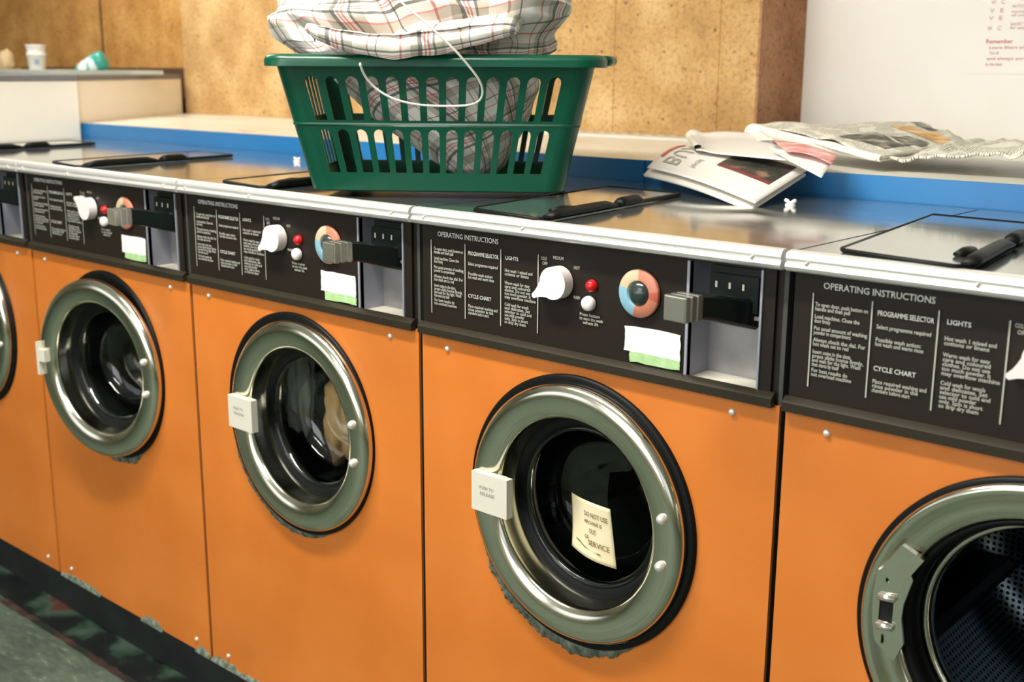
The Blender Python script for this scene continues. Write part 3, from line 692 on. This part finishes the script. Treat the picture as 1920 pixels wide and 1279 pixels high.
struct(bx('wall_left', -5.1, -4.2, -0.12, -5.0, 1.5, 2.6, M['plainwall']))
struct(bx('wall_right', 6.0, -4.2, -0.12, 6.1, 1.66, 2.6, M['plainwall']))
bm = bmesh.new(); box(bm, -5, -4.2, -0.12, 6, -4.1, 0.75); box(bm, -5, -4.2, 2.35, 6, -4.1, 2.6)
for a, b_ in ((-5,-3.4),(-0.6,-0.2),(2.6,3.0),(5.6,6)): box(bm, a, -4.2, 0.75, b_, -4.1, 2.35)
struct(fin('wall_front', bm, M['plainwall']))
struct(bx('ceiling', -5.1, -4.2, 2.6, 6.1, 1.66, 2.7, M['ceiling']))
for i, (a, b_) in enumerate(((-3.4,-0.6),(-0.2,2.6),(3.0,5.6))):
    bm = bmesh.new(); w_ = 0.05
    box(bm, a, -4.17, 0.75, b_, -4.13, 0.75+w_); box(bm, a, -4.17, 2.35-w_, b_, -4.13, 2.35)
    for x in (a, (a+b_)/2-w_/2, b_-w_): box(bm, x, -4.17, 0.75+w_, x+w_, -4.13, 2.35-w_)
    struct(fin('window_%d' % (i+1), bm, M['winframe']))

# worktop behind the machines: two lengths meeting at a joint
def worktop(label, x0, x1, dy):
    p = thing('worktop', label, 'worktop', (0,0,0))
    if x0 < -0.5:
        bm = bmesh.new(); pts = [(x0, 0.624+dy),(x1,0.624+dy),(x1,1.329),(-1.36,1.329)]
        a = [bm.verts.new((x,y,1.020)) for x,y in pts]; b = [bm.verts.new((x,y,1.066)) for x,y in pts]; bm.faces.new(a[::-1]); bm.faces.new(b)
        for i in range(4): bm.faces.new((a[i], a[(i+1)%4], b[(i+1)%4], b[i]))
        fin('laminate_top', bm, M['counter'], p)
    else:
        bm = bmesh.new(); box(bm, x0, 0.624+dy, 1.020, x1, 1.557, 1.066); fin('laminate_top', bm, M['counter'], p)
    bx('blue_edging', x0, 0.614+dy, 1.021, x1, 0.6235+dy, 1.0665, M['blue'], p, bev=0.001)
    bm = bmesh.new(); box(bm, x0+0.6, 0.70, -0.12, x1-0.05, 1.25, 1.019); fin('support', bm, M['sidegrey'], p)
    return p
wa = worktop('long cream worktop with blue front edge running behind the green basket', -0.872, 1.3175, 0.0)
wb = worktop('cream worktop with blue front edge under the newspapers at right', 1.3185, 4.2, 0.004)
# metal strip along the wall on the first worktop, with a row of slots
bm = bmesh.new(); box(bm, 0.1, 1.20, 1.0665, 1.135, 1.328, 1.073)
up_ = fin('upstand_strip', bm, M['counter'], wa)
bm = bmesh.new()
for i in range(26):
    x = 0.12+i*0.039; box(bm, x, 1.285, 1.0725, x+0.018, 1.290, 1.0736)
fin('slot_row', bm, M['gap'], up_)

# off-white cabinet at the left with grey top slab
cab = thing('side_cabinet', 'tall off-white cabinet with grey top slab at far left', 'cabinet', (0,0,0))
def poly_prism(name, pts, z0, z1, m, p):
    bm = bmesh.new(); a = [bm.verts.new((x,y,z0)) for x,y in pts]; b = [bm.verts.new((x,y,z1)) for x,y in pts]; bm.faces.new(a[::-1]); bm.faces.new(b)
    for i in range(len(pts)): bm.faces.new((a[i], a[(i+1)%len(pts)], b[(i+1)%len(pts)], b[i]))
    return fin(name, bm, m, p)
poly_prism('cabinet_body', [(-0.832,-0.05),(-0.832,0.34),(-0.845,0.60),(-0.876,0.625),(-1.350,1.300),(-2.70,1.300),(-2.70,-0.05)], -0.119, 1.197, M['cabwhite'], cab)
poly_prism('top_slab', [(-0.828,-0.06),(-0.828,0.34),(-0.841,0.60),(-0.872,0.625),(-1.346,1.300),(-2.72,1.300),(-2.72,-0.06)], 1.198, 1.214, M['greyedge'], cab)
poly_prism('filler_strip', [(-0.663,0.02),(-0.663,0.610),(-0.842,0.610),(-0.830,0.34),(-0.830,0.02)], 1.005, 1.0225, M['top'], cab)

# ---------------- things on the cabinet
brd = bx('serving_board', -0.50, -0.19, 0, 0.50, 0.19, 0.014, M['board'], None, bev=0.003)
tag(brd, 'pale grey-green flat board lying on the cabinet top', 'board')
brd.location = (-1.62, 0.95, 1.2145); brd.rotation_euler = (0,0,radians(-8))
def cup():
    p = thing('foam_cup', 'white foam cup with blue print standing on the flat board', 'cup', (-1.845, 0.98, 1.2290))
    bm = bmesh.new(); lathe(bm, [(0.0005,0.0),(0.029,0.0),(0.030,0.002),(0.0345,0.052),(0.037,0.0535),(0.037,0.062),(0.0345,0.063),(0.0335,0.068),(0.037,0.088),(0.0385,0.090),(0.0385,0.094),(0.036,0.094),(0.034,0.070),(0.028,0.006),(0.0005,0.005)], 0, 0, 0, 40, axis='z')
    fin('cup_body', bm, M['cup'], p, smooth=True)
    bm = bmesh.new(); n = 10; V = []
    for i in range(n+1):
        a = radians(-42+30*i/n); V.append([bm.verts.new(((0.0312+0.0045*t)*cos(a), (0.0312+0.0045*t)*sin(a), z)) for z, t in ((0.018,0.30),(0.038,0.75))])
    for i in range(n): bm.faces.new((V[i][0], V[i+1][0], V[i+1][1], V[i][1]))
    fin('cup_print', bm, M['cuplabel'], p)
cup()
def bottle():
    p = thing('detergent_bottle', 'small teal plastic bottle tipped over at the board end', 'bottle', (-1.335, 0.93, 1.243))
    bm = bmesh.new(); lathe(bm, [(0.001,0),(0.030,0),(0.034,0.004),(0.034,0.018)], 0, 0, 0, 32, axis='z', ); lathe(bm, [(0.034,0.018),(0.0335,0.030)], 0, 0, 0, 32, axis='z')
    a = fin('bottle_base', bm, M['teal'], p, smooth=True)
    bm = bmesh.new(); lathe(bm, [(0.034,0.0305),(0.0325,0.045),(0.028,0.075),(0.021,0.098)], 0, 0, 0, 32, axis='z'); fin('bottle_label', bm, M['label'], p, smooth=True)
    bm = bmesh.new(); lathe(bm, [(0.0208,0.0985),(0.016,0.112),(0.010,0.122),(0.0005,0.124)], 0, 0, 0, 32, axis='z'); fin('bottle_neck', bm, M['teal'], p, smooth=True)
    p.rotation_euler = (radians(4), radians(-115), radians(38)); return p
bt = bottle(); bt.location = (-1.290, 0.955, 1.2680)
bm = bmesh.new()
sc = blob('crumpled_tissue', (0,0,0), (0.022,0.014,0.012), M['tissue'], None, 5.0, 0.6, 12); sc.location = (-1.465,0.96,1.243)
tag(sc, 'beige crumpled scrap of tissue beside the teal bottle', 'tissue')
sc2 = blob('beige_sponge', (0,0,0), (0.035,0.03,0.045), M['tissue'], None, 8.0, 0.25, 14); sc2.location = (-2.10,0.98,1.258)
tag(sc2, 'beige lump cut off by the left photo edge, on the cabinet', 'sponge')

# ------------------------------------------------------------------ laundry basket
BYAW = radians(38)
BL = (1.239, 0.117, 1.0330)
bk = thing('laundry_basket', 'green plastic slotted laundry basket on the machine tops', 'laundry basket', BL, BYAW)
H = 0.222; FB, FT = 0.215, 0.268      # half widths bottom / top
DB, DT = 0.28, 0.34                  # depths
def basket_pt(side, s, h, out=0.0):
    """side: 0 front 1 right 2 back 3 left; s in -1..1 along the side; h 0..H. corner rounding left out of the flat part"""
    t = h/H; hw = FB+(FT-FB)*t; y0 = -0.030*t; y1 = DB+0.03*t; c = 0.030
    if side == 0: return Vector((s*(hw-c), y0-out, h))
    if side == 2: return Vector((-s*(hw-c), y1+out, h))
    ym = (y0+y1)/2; hd = (y1-y0)/2-c
    if side == 1: return Vector((hw+out, ym+s*hd, h))
    return Vector((-hw-out, ym-s*hd, h))
def slots(n, rows, L0, margin):
    """hole polygons in (s, h) with s in metres-like -1..1"""
    hs = []
    for (z0, z1) in rows:
        for i in range(n):
            pitch = (2-2*margin)/n; a = -1+margin+pitch*i+pitch*0.16; b = a+pitch*0.64; r = (b-a)/2; zr = r*L0
            pts = [(a, z0), (b, z0), (b, z1-zr)]
            for k in range(1, 6): th = pi*k/6; pts.append(((a+b)/2+r*cos(th), z1-zr+zr*sin(th)))
            pts.append((a, z1-zr)); hs.append(pts)
    return hs
bm = bmesh.new()
rows = [(0.034, 0.107), (0.122, 0.194)]
for side, n, L0 in ((0,13,0.215),(2,13,0.215),(1,9,0.14),(3,9,0.14)):
    vs, fs = fill2d([(-1,0.004),(1,0.004),(1,H-0.002),(-1,H-0.002)], slots(n, rows, L0, 0.045 if n == 13 else 0.08), 0.003)
    add_vf(bm, vs, fs, lambda v: basket_pt(side, v.x, v.y, v.z))
# rounded corners
for cx_, cy_, a0 in ((1,0,-90),(1,1,0),(-1,1,90),(-1,0,180)):
    cols = []
    for k in range(9):
        a = radians(a0+90*k/8); col = []
        for h in (0.004, 0.02, 0.06, 0.11, 0.16, H-0.002):
            t = h/H; hw = FB+(FT-FB)*t-0.030; y0 = -0.030*t+0.030; y1 = DB+0.03*t-0.030
            c = Vector((cx_*hw, y1 if cy_ else y0, h))
            col.append((bm.verts.new(c+Vector((cos(a), sin(a), 0))*0.0315), bm.verts.new(c+Vector((cos(a), sin(a), 0))*0.0285)))
        cols.append(col)
    for a, b in zip(cols, cols[1:]):
        for i in range(5):
            bm.faces.new((a[i][0], b[i][0], b[i+1][0], a[i+1][0])); bm.faces.new((a[i][1], a[i+1][1], b[i+1][1], b[i][1]))
# base
def rr_loop(hw, y0, y1, c, z, n=8):
    P = []
    for sx, yy, a0 in ((1,y0+c,-90),(1,y1-c,0),(-1,y1-c,90),(-1,y0+c,180)):
        for k in range(n+1):
            a = radians(a0+90*k/n); P.append(Vector((sx*(hw-c)+c*cos(a), yy+c*sin(a), z)))
    return P
def bridge(bm, loops, cap=False):
    R = [[bm.verts.new(p) for p in l] for l in loops]; n = len(R[0])
    for a, b in zip(R, R[1:]):
        for i in range(n): bm.faces.new((a[i], a[(i+1)%n], b[(i+1)%n], b[i]))
    if cap: bm.faces.new(R[-1])
    return R
bridge(bm, [rr_loop(FB+0.0025,-0.0020,DB+0.0025,0.031,0.030), rr_loop(FB-0.002,0.0035,DB-0.002,0.031,0.0075), rr_loop(FB-0.010,0.011,DB-0.010,0.026,0.001), rr_loop(FB-0.02,0.02,DB-0.02,0.02,0.001)], True)
bridge(bm, [rr_loop(FB-0.008,0.008,DB-0.008,0.025,0.006), rr_loop(0.05,0.1,0.16,0.02,0.006)], True)
# mid rail
bridge(bm, [rr_loop(FB+(FT-FB)*0.51+0.0015,-0.030*0.51-0.0015,DB+0.03*0.51+0.0015,0.0315,0.112), rr_loop(FB+(FT-FB)*0.51+0.0035,-0.030*0.51-0.0035,DB+0.03*0.51+0.0035,0.033,0.1150), rr_loop(FB+(FT-FB)*0.53+0.0015,-0.030*0.53-0.0015,DB+0.03*0.53+0.0015,0.0315,0.118)])
fin('basket_body', bm, M['green'], bk, auto=40)
# rolled rim
bm = bmesh.new()
def rim_loop(o, z): return rr_loop(FT+o, -0.030-o, DB+0.03+o, 0.031+o, z, 10)
R_ = bridge(bm, [rim_loop(-0.002,H-0.010), rim_loop(-0.003,H+0.000), rim_loop(0.000,H+0.006), rim_loop(0.008,H+0.008), rim_loop(0.016,H+0.005), rim_loop(0.0195,H-0.002), rim_loop(0.019,H-0.012), rim_loop(0.0165,H-0.012), rim_loop(0.0165,H-0.004), rim_loop(0.006,H-0.002), rim_loop(0.001,H-0.010)])
fin('rim', bm, M['green'], bk, auto=55)
# handle ledges at both ends
for s in (-1, 1):
    bm = bmesh.new()
    P = []
    for k in range(13):
        t = -1+2*k/12; P.append((s*(FT+0.014+0.014*(1-t**4)), (DB)/2+0.0+t*0.115, H-0.001))
    tube(bm, P, 0.0085, 10, flat=0.010); fin('carry_handle', bm, M['green'], bk, smooth=True)

# ------------------------------------------------------------------ plaid laundry in the basket
pl = thing('plaid_sheet', 'crumpled white sheet with red and black plaid stuffed in the basket', 'bed sheet', BL, BYAW)
KEY = [  # w, centre u, centre v, half u, half v
 (0.012, 0.062, 0.13, 0.030, 0.045), (0.035, 0.055, 0.13, 0.062, 0.075), (0.07, 0.040, 0.135, 0.090, 0.095), (0.12, 0.012, 0.14, 0.140, 0.112), (0.17, -0.005, 0.14, 0.172, 0.125),
 (0.205, -0.020, 0.14, 0.190, 0.133), (0.230, -0.036, 0.142, 0.222, 0.150), (0.255, -0.045, 0.145, 0.248, 0.160), (0.31, -0.044, 0.15, 0.250, 0.160), (0.36, -0.034, 0.155, 0.240, 0.148),
 (0.41, -0.014, 0.16, 0.195, 0.118), (0.445, 0.0, 0.16, 0.120, 0.075), (0.458, 0.0, 0.16, 0.03, 0.02)]
def key(w):
    for a, b in zip(KEY, KEY[1:]):
        if w <= b[0]:
            t = (w-a[0])/(b[0]-a[0]); t = max(0, min(1, t)); return [a[i]+(b[i]-a[i])*t for i in range(5)]
    return KEY[-1]
bm = bmesh.new(); NU, NW = 220, 150
uvl = bm.loops.layers.uv.verify(); V = []
w0, w1 = KEY[0][0], KEY[-1][0]
for j in range(NW+1):
    t = j/NW; w = w0+(w1-w0)*(t if t < 0.9 else 0.9+(t-0.9)*1.0); _, cu, cv, hu, hv = key(w); row = []
    for i in range(NU):
        a = 2*pi*i/NU; ex = 0.8; ca, sa = cos(a), sin(a)
        du = (abs(ca)**ex)*(1 if ca > 0 else -1); dv = (abs(sa)**ex)*(1 if sa > 0 else -1)
        P = Vector((cu+hu*du, cv+hv*dv, w))
        inside = w < 0.215
        q = Vector((P.x*6, P.y*6, P.z*8)); n1 = noise.noise(q+Vector((3,1,2)))
        # folds: ridged noise running diagonally
        diag = Vector(((P.x*0.8+P.z*1.4)*13, P.y*7, (P.z*0.7-P.x)*4)); n2 = 1-abs(noise.noise(diag))*2
        horiz = Vector((P.x*5, P.y*5, P.z*26+P.x*5)); n3 = 1-abs(noise.noise(horiz+Vector((9,0,0))))*2
        amp = 0.010 if inside else 0.020
        dsp = amp*(n1*1.2+0.55*n2+(0.15 if inside else 0.6)*n3-0.5)
        if 0.19 < w < 0.235: dsp = min(dsp, -0.004)
        if not inside: dsp -= 0.085*math.exp(-((P.x+0.115)/0.075)**2-((w-0.272)/0.022)**2)*(1 if dv < 0 else 0); dsp += 0.012*sin((w*60)+P.x*9+2.5*n1)
        P += Vector((du*dsp, dv*dsp, 0.0 if inside else 0.4*dsp))
        if inside or w < 0.228:      # keep within the basket walls
            tt = P.z/H; P.x = max(-(FB+(FT-FB)*tt)+0.008, min((FB+(FT-FB)*tt)-0.008, P.x)); P.y = max(-0.030*tt+0.007, min(DB+0.03*tt-0.007, P.y))
        row.append(bm.verts.new(P))
    V.append(row)
for j in range(NW):
    for i in range(NU):
        k = (i+1) % NU; f = bm.faces.new((V[j][i], V[j][k], V[j+1][k], V[j+1][i]))
        for l, (a, b) in zip(f.loops, ((i,j),(i+1,j),(i+1,j+1),(i,j+1))):
            s = a/NU*1.3; h = b/NW*0.62
            l[uvl].uv = (s*0.9+h*0.55, h*1.0-s*0.35) if b < NW*0.47 else (s*1.0+h*0.25, h*1.15-s*0.12)
bm.faces.new(V[0][::-1]); bm.faces.new(V[-1])
fin('sheet_heap', bm, M['plaid'], pl, smooth=True)
# rolled flap lying over the front rim
def flapz(u): # lower edge height along u
    pts = [(-0.205,0.262),(-0.185,0.246),(-0.15,0.232),(-0.10,0.221),(-0.06,0.216),(0.0,0.222),(0.05,0.232),(0.10,0.246),(0.14,0.258)]
    for a, b in zip(pts, pts[1:]):
        if u <= b[0]: t = (u-a[0])/(b[0]-a[0]); return a[1]+(b[1]-a[1])*t
    return pts[-1][1]
def flap(u, v):
    U = -0.205+0.345*u; lo = flapz(U)+0.006; th = 0.015+0.008*noise.noise(Vector((U*14,0,3)))
    e = sin(pi*min(1, max(0.0, u)))**0.35
    a = -pi*0.62+v*pi*1.30
    cy = -0.046; cz = lo+0.018*e
    n = noise.noise(Vector((U*26, v*3, 0)))*0.0035
    if v > 0.62: # runs back over the rim to the heap
        k = (v-0.62)/0.38; base = Vector((U, cy-0.021*e*cos(0.35), cz+0.018)); q = min(1, max(0, (u-0.42)*5)); return Vector((U+0.006*k, cy-0.018*e+k*(0.038+0.047*q), cz+0.019*e+k*(-0.020+0.036*q)+0.004*sin(k*pi)+n))
    a = -pi/2-0.9+(v/0.62)*(pi*0.92)
    return Vector((U, cy-(0.020+n)*e*cos(a+pi/2-0.35+0.0), cz+(0.018+n)*e*sin(a+pi/2-0.35)))
bm = bmesh.new(); grid_sheet(bm, flap, 80, 40, lambda a, b: (a*0.36, b*0.16+0.05))
fl = fin('turned_flap', bm, M['plaid'], pl, smooth=True); sm = fl.modifiers.new('thickness', 'SOLIDIFY'); sm.thickness = 0.002
# left bulge hanging past the rim
# white tie looping over the front
SP = [(-0.055,-0.078,0.322),(-0.030,-0.088,0.300),(0.000,-0.092,0.276),(0.040,-0.090,0.240),(0.063,-0.078,0.214),(0.080,-0.062,0.190),(0.085,-0.050,0.172),(0.079,-0.040,0.157),(0.060,-0.034,0.149),(0.023,-0.032,0.147),(-0.023,-0.033,0.149),(-0.062,-0.038,0.158),(-0.090,-0.046,0.174),(-0.106,-0.058,0.194),(-0.112,-0.070,0.214)]
bm = bmesh.new(); tube(bm, spline(SP, 8), 0.0046, 10, flat=0.0018, up=Vector((0,-1,0))); fin('white_tie', bm, M['strap'], pl, smooth=True)

# ------------------------------------------------------------------ newspapers
def paper(name, f, nu, nv, m, th, label=None, cat=None, uvs=(0.3,0.3), parent=None):
    bm = bmesh.new(); grid_sheet(bm, f, nu, nv, lambda a, b: (a*uvs[0], b*uvs[1])); o = fin(name, bm, m, parent, smooth=True)
    if th: s = o.modifiers.new('thickness', 'SOLIDIFY'); s.thickness = th; s.offset = -1
    if label: tag(o, label, cat)
    return o
def bil(TL, TR, BR, BL): 
    TL, TR, BR, BL = map(Vector, (TL, TR, BR, BL))
    return lambda u, v: TL*(1-u)*(1-v)+TR*u*(1-v)+BR*u*v+BL*(1-u)*v
NP = 'newspapers and magazines on the worktop'
def patch(bm, f, u0, u1, v0, v1, off, n=6, mi=0):
    V = [[bm.verts.new(f(u0+(u1-u0)*i/n, v0+(v1-v0)*j/n)+off) for j in range(n+1)] for i in range(n+1)]
    for i in range(n):
        for j in range(n): q = bm.faces.new((V[i][j], V[i+1][j], V[i+1][j+1], V[i][j+1])); q.material_index = mi
# A: folded paper sliding off the worktop edge, lowest corner on the machine top
A = thing('newspaper', 'folded newspaper hanging off the blue edge with a big headline and photo', 'newspaper', (0,0,0), 0, NP)
LA, BA, RA, TA = (1.374,0.545,1.060), (1.7146,0.362,1.0335), (1.6843,0.585,1.0705), (1.3556,0.700,1.0943)
b0 = bil(TA, RA, BA, LA)      # u: along top edge left->right, v: down to the low edge
def fA(u, v): p = b0(u, v); return p+Vector((0, 0, 0.012*sin(pi*v)*(1-u)+0.006*sin(pi*u)))
paper('front_page', fA, 20, 20, M['paperwhite'], 0.0012, parent=A)
paper('inner_pages', lambda u, v: fA(u, v)+Vector((-0.001-0.004*v,-0.004*v,-0.006-0.008*v*(1-u*0.4))), 20, 20, M['paper'], 0.004, parent=A)
bm = bmesh.new(); offv = Vector((0.0005,-0.0008,0.0012))
patch(bm, fA, 0.50, 0.93, 0.0, 0.52, offv, 8, 0); patch(bm, fA, 0.50, 0.93, 0.52, 0.58, offv, 6, 1); fin('cover_photo', bm, [M['picface'], M['picmaroon']], A, recalc=False)
bm = bmesh.new(); patch(bm, fA, 0.02, 0.05, 0.10, 0.72, offv, 6); fin('red_stripe', bm, M['redink'], A, recalc=False)
bm = bmesh.new()
def put_A(s, size, u, v, w): add_text(bm, s, size, lambda a, b: tuple(fA(min(1, max(0, u+b/0.40)), min(1, max(0, v-a/0.30)))+offv), width=w)
put_A('BUX', 0.085, 0.09, 0.86, 0.22); fin('headline', bm, M['greyink'], A, recalc=False)
bm = bmesh.new(); put_A('local', 0.03, 0.34, 0.80, 0.07); fin('sub_headline', bm, M['greyink'], A, recalc=False)
# B: loose curled pages lying across
B = thing('magazine_page', 'loose curled white pages with pink print lying over the folded newspaper', 'newspaper', (0,0,0), 0, NP)
bB = bil((1.2558, 0.86, 1.1032), (1.4603, 0.84, 1.110), (1.6667, 0.55, 1.093), (1.4558, 0.585, 1.092))
def fB(u, v): p = bB(u, v); return p+Vector((0,0, 0.010*sin(pi*u)*(1-v)+0.012*math.exp(-((u-0.05)/0.1)**2)*(1-v*0.7)-0.004*v*u))
paper('curled_page', fB, 24, 16, M['paperwhite'], 0.0015, parent=B)
bm = bmesh.new()   # rolled left edge
def roll(u, v):
    a = 2*pi*1.15*v-0.6; r = 0.007+0.003*v; c = Vector((1.250,0.855,1.1040))*(1-u)+Vector((1.445,0.590,1.1000))*u
    return c+Vector((0.85*r*cos(a)+0.012, 0.35*r*cos(a), r*sin(a)*(1-0.45*u)))
grid_sheet(bm, roll, 16, 22); fin('rolled_edge', bm, M['paper'], B, smooth=True)
bC = bil((1.5403, 0.72, 1.1108), (1.7349, 0.6, 1.0976), (1.7592, 0.53, 1.0883), (1.6575, 0.56, 1.103))
def fC(u, v): p = bC(u, v); return p+Vector((0,0,0.006*sin(pi*u)))
paper('magazine_cover', fC, 14, 10, M['picred'], 0.001, parent=B)
paper('under_leaf', bil((1.5978, 0.6, 1.1067), (1.7398, 0.575, 1.0946), (1.7619, 0.49, 1.0689), (1.6724, 0.54, 1.0901)), 10, 10, M['paperwhite'], 0.001, parent=B)
paper('folded_leaf', bil((1.3519, 0.88, 1.1019), (1.4065, 0.88, 1.1281), (1.5403, 0.72, 1.1118), (1.4472, 0.78, 1.1034)), 8, 8, M['paperwhite'], 0.001, parent=B)
# C: thick open newspaper on top, reaching out of the frame
Cc = thing('newspaper', 'thick open newspaper with orange and dark pictures spread at the right', 'newspaper', (0,0,0), 0, NP)
bCc = bil((1.410,0.900,1.130), (1.800,1.360,1.120), (2.22,0.700,1.088), (1.775,0.700,1.086))
def cor(u, v): return 0.007*noise.noise(Vector((u*5, v*6, 1.5)))+0.002*noise.noise(Vector((u*12, v*14, 4)))
bCt = bil((1.4127, 0.86, 1.1335), (1.5965, 1.25, 1.1300), (1.7900, 1.05, 1.1044), (1.7738, 0.69, 1.0960))
def fT(u, v): p = bCt(u, v); return p+Vector((0,0,0.010*sin(pi*v)*0.6+cor(u,v)))
tp = paper('upper_pages', fT, 40, 40, M['news'], 0.003, parent=Cc, uvs=(0.5,0.45))
for k, (dz, sh, th) in enumerate(((0.007,0.004,0.003),(0.014,0.010,0.004),(0.021,0.004,0.003))):
    paper('folded_section', lambda u, v, dz=dz, sh=sh, k=k: bCt(u, v)+Vector((-sh*(1-u),-sh*v,-dz*(1-0.55*v)+0.010*sin(pi*v)*0.5+0.5*cor(u+k,v))), 30, 30, M['paper'], th, parent=Cc)
bm = bmesh.new()   # rounded spine at the upper left
def spine(u, v):
    a = radians(80+200*v); c = Vector((1.4127,0.860,1.1165))*(1-u)+Vector((1.7747,0.690,1.0895))*u; r = 0.0165*(1-0.62*u)
    d = Vector((-0.75,-0.66,0)); return c+d*(r*1.0*-cos(a)*0+ r*abs(sin((v)*pi)))+Vector((0,0,r*cos(pi*v)))
grid_sheet(bm, spine, 24, 14); fin('fold_spine', bm, M['paper'], Cc, smooth=True)
bm = bmesh.new(); o3 = Vector((0,0,0.0012))
patch(bm, fT, 0.68, 0.84, 0.30, 0.97, o3, 10, 1); patch(bm, fT, 0.14, 0.40, 0.55, 0.92, o3, 10, 0); patch(bm, fT, 0.44, 0.60, 0.66, 0.97, o3, 10, 0); patch(bm, fT, 0.90, 0.97, 0.1, 0.5, o3, 8, 0)
fin('printed_pictures', bm, [M['picdark'], M['picorange']], Cc, recalc=False)
bCr = bil((1.7554, 0.72, 1.0890), (1.7309, 1.12, 1.1020), (2.06, 1.02, 1.124), (2.19, 0.70, 1.128))
def fR(u, v): p = bCr(u, v); return p+Vector((0,0,0.012*noise.noise(Vector((u*3,v*14,7)))+0.004*sin(pi*u)))
paper('lower_pages', fR, 40, 40, M['news'], 0.005, parent=Cc, uvs=(0.4,0.5))

# ------------------------------------------------------------------ red printed notice on the white wall
sg = thing('printed_notice', 'red printed notice on the white wall, partly outside the photo', 'notice', (0,0,0))
bx('notice_sheet', 1.560, 1.5562, 1.235, 2.15, 1.5578, 1.75, M['whitewall'], sg)
bm = bmesh.new(); Y = 1.5555
wall_text(bm, 'Remember', 0.0135, 1.6135, 1.3140, y=Y, width=0.062, mi=0)
for s, x, z, w in (('Take clothes out and','',0,0),): pass
for s, x, z, w in (('Leave filters and seats clean',1.622,1.2985,0.150),('Turn off.',1.624,1.2860,0.022),('and always sort the wash',1.6185,1.2735,0.145),('by the label.',1.617,1.2605,0.040)): wall_text(bm, s, 0.0095, x, z, y=Y, width=w, mi=1)
for k, z in enumerate((1.402,1.383,1.366,1.343,1.421)):
    wall_text(bm, ('W','V','V','W','W')[k], 0.013, 1.618-0.001*k, z, y=Y, width=0.010, mi=1); wall_text(bm, ('C','E','E','C','E')[k], 0.013, 1.640-0.001*k, z, y=Y, width=0.009, mi=1)
for z, s in ((1.390,'AUTO WASH'),(1.378,'normal load'),(1.370,'of cottons'),(1.350,'SHORT WASH'),(1.342,'for easy care')): wall_text(bm, s, 0.0085, 1.666, z, y=Y, width=0.055, mi=1)
fin('red_print', bm, [M['redink'], M['pinkink']], sg, recalc=False)

# ------------------------------------------------------------------ ceiling lamps (fluorescent fittings)
def lamp(x, y, ln, label, power, along='x'):
    p = thing('ceiling_lamp', label, 'lamp', (x, y, 2.50), 0 if along == 'x' else pi/2, 'fluorescent ceiling lamps')
    bx('lamp_body', -ln/2, -0.09, 0.03, ln/2, 0.09, 0.0995, M['lampwhite'], p)
    for s in (-0.045, 0.045):
        bm = bmesh.new(); tube(bm, [(-ln/2+0.03,s,0.008),(ln/2-0.03,s,0.008)], 0.016, 10); fin('lamp_tube', bm, M['tube'], p, smooth=True)
    L_ = bpy.data.lights.new('lamp_light', 'AREA'); L_.shape = 'RECTANGLE'; L_.size = ln; L_.size_y = 0.16; L_.energy = power; L_.color = (1.0,0.955,0.86)
    o = bpy.data.objects.new('lamp_light', L_); link(o); o.parent = p; o.location = (0,0,-0.012)
lamp(-1.3, 0.45, 1.5, 'unseen ceiling fill lamp brightening the left worktop and wall', 20)  # added fill, set back over the worktop to brighten it and the wall
lamp(1.15, -0.75, 1.5, 'fluorescent ceiling lamp above the right machines', 56)
lamp(1.4, -2.9, 1.5, 'fluorescent ceiling lamp over the customer side', 22)
# area lights added in the three unseen window openings, standing in for daylight
for i, (a, b_, e) in enumerate(((-3.4,-0.6,14),(-0.2,2.6,52),(3.0,5.6,8))):
    L_ = bpy.data.lights.new('window_daylight_fill', 'AREA'); L_.shape = 'RECTANGLE'; L_.size = b_-a-0.1; L_.size_y = 1.5; L_.energy = e; L_.color = (0.97,0.98,1.0)
    o = bpy.data.objects.new('window_daylight_fill', L_); link(o); o.location = ((a+b_)/2, -4.12, 1.55); o.rotation_euler = (radians(90),0,0)

w = bpy.data.worlds.new('World'); SC.world = w; w.use_nodes = True
bg = w.node_tree.nodes['Background']; bg.inputs[0].default_value = (0.75,0.85,1.0,1); bg.inputs[1].default_value = 0.5

# ------------------------------------------------------------------ camera
cam = bpy.data.cameras.new('camera'); co = bpy.data.objects.new('camera', cam); link(co)
co.location = (2.67429,-1.29609,1.23983); co.rotation_euler = (1.34318,-0.00513,0.72903)
cam.sensor_width = 36; cam.sensor_fit = 'HORIZONTAL'; cam.lens = 2200.736/1920*36; cam.clip_start = 0.02
cam.dof.use_dof = True; cam.dof.focus_distance = 1.75; cam.dof.aperture_fstop = 5
SC.camera = co
SC.view_settings.view_transform = 'Standard'; SC.view_settings.look = 'None'; SC.view_settings.gamma = 1; SC.view_settings.exposure = 0.08
SC.view_settings.use_curve_mapping = False
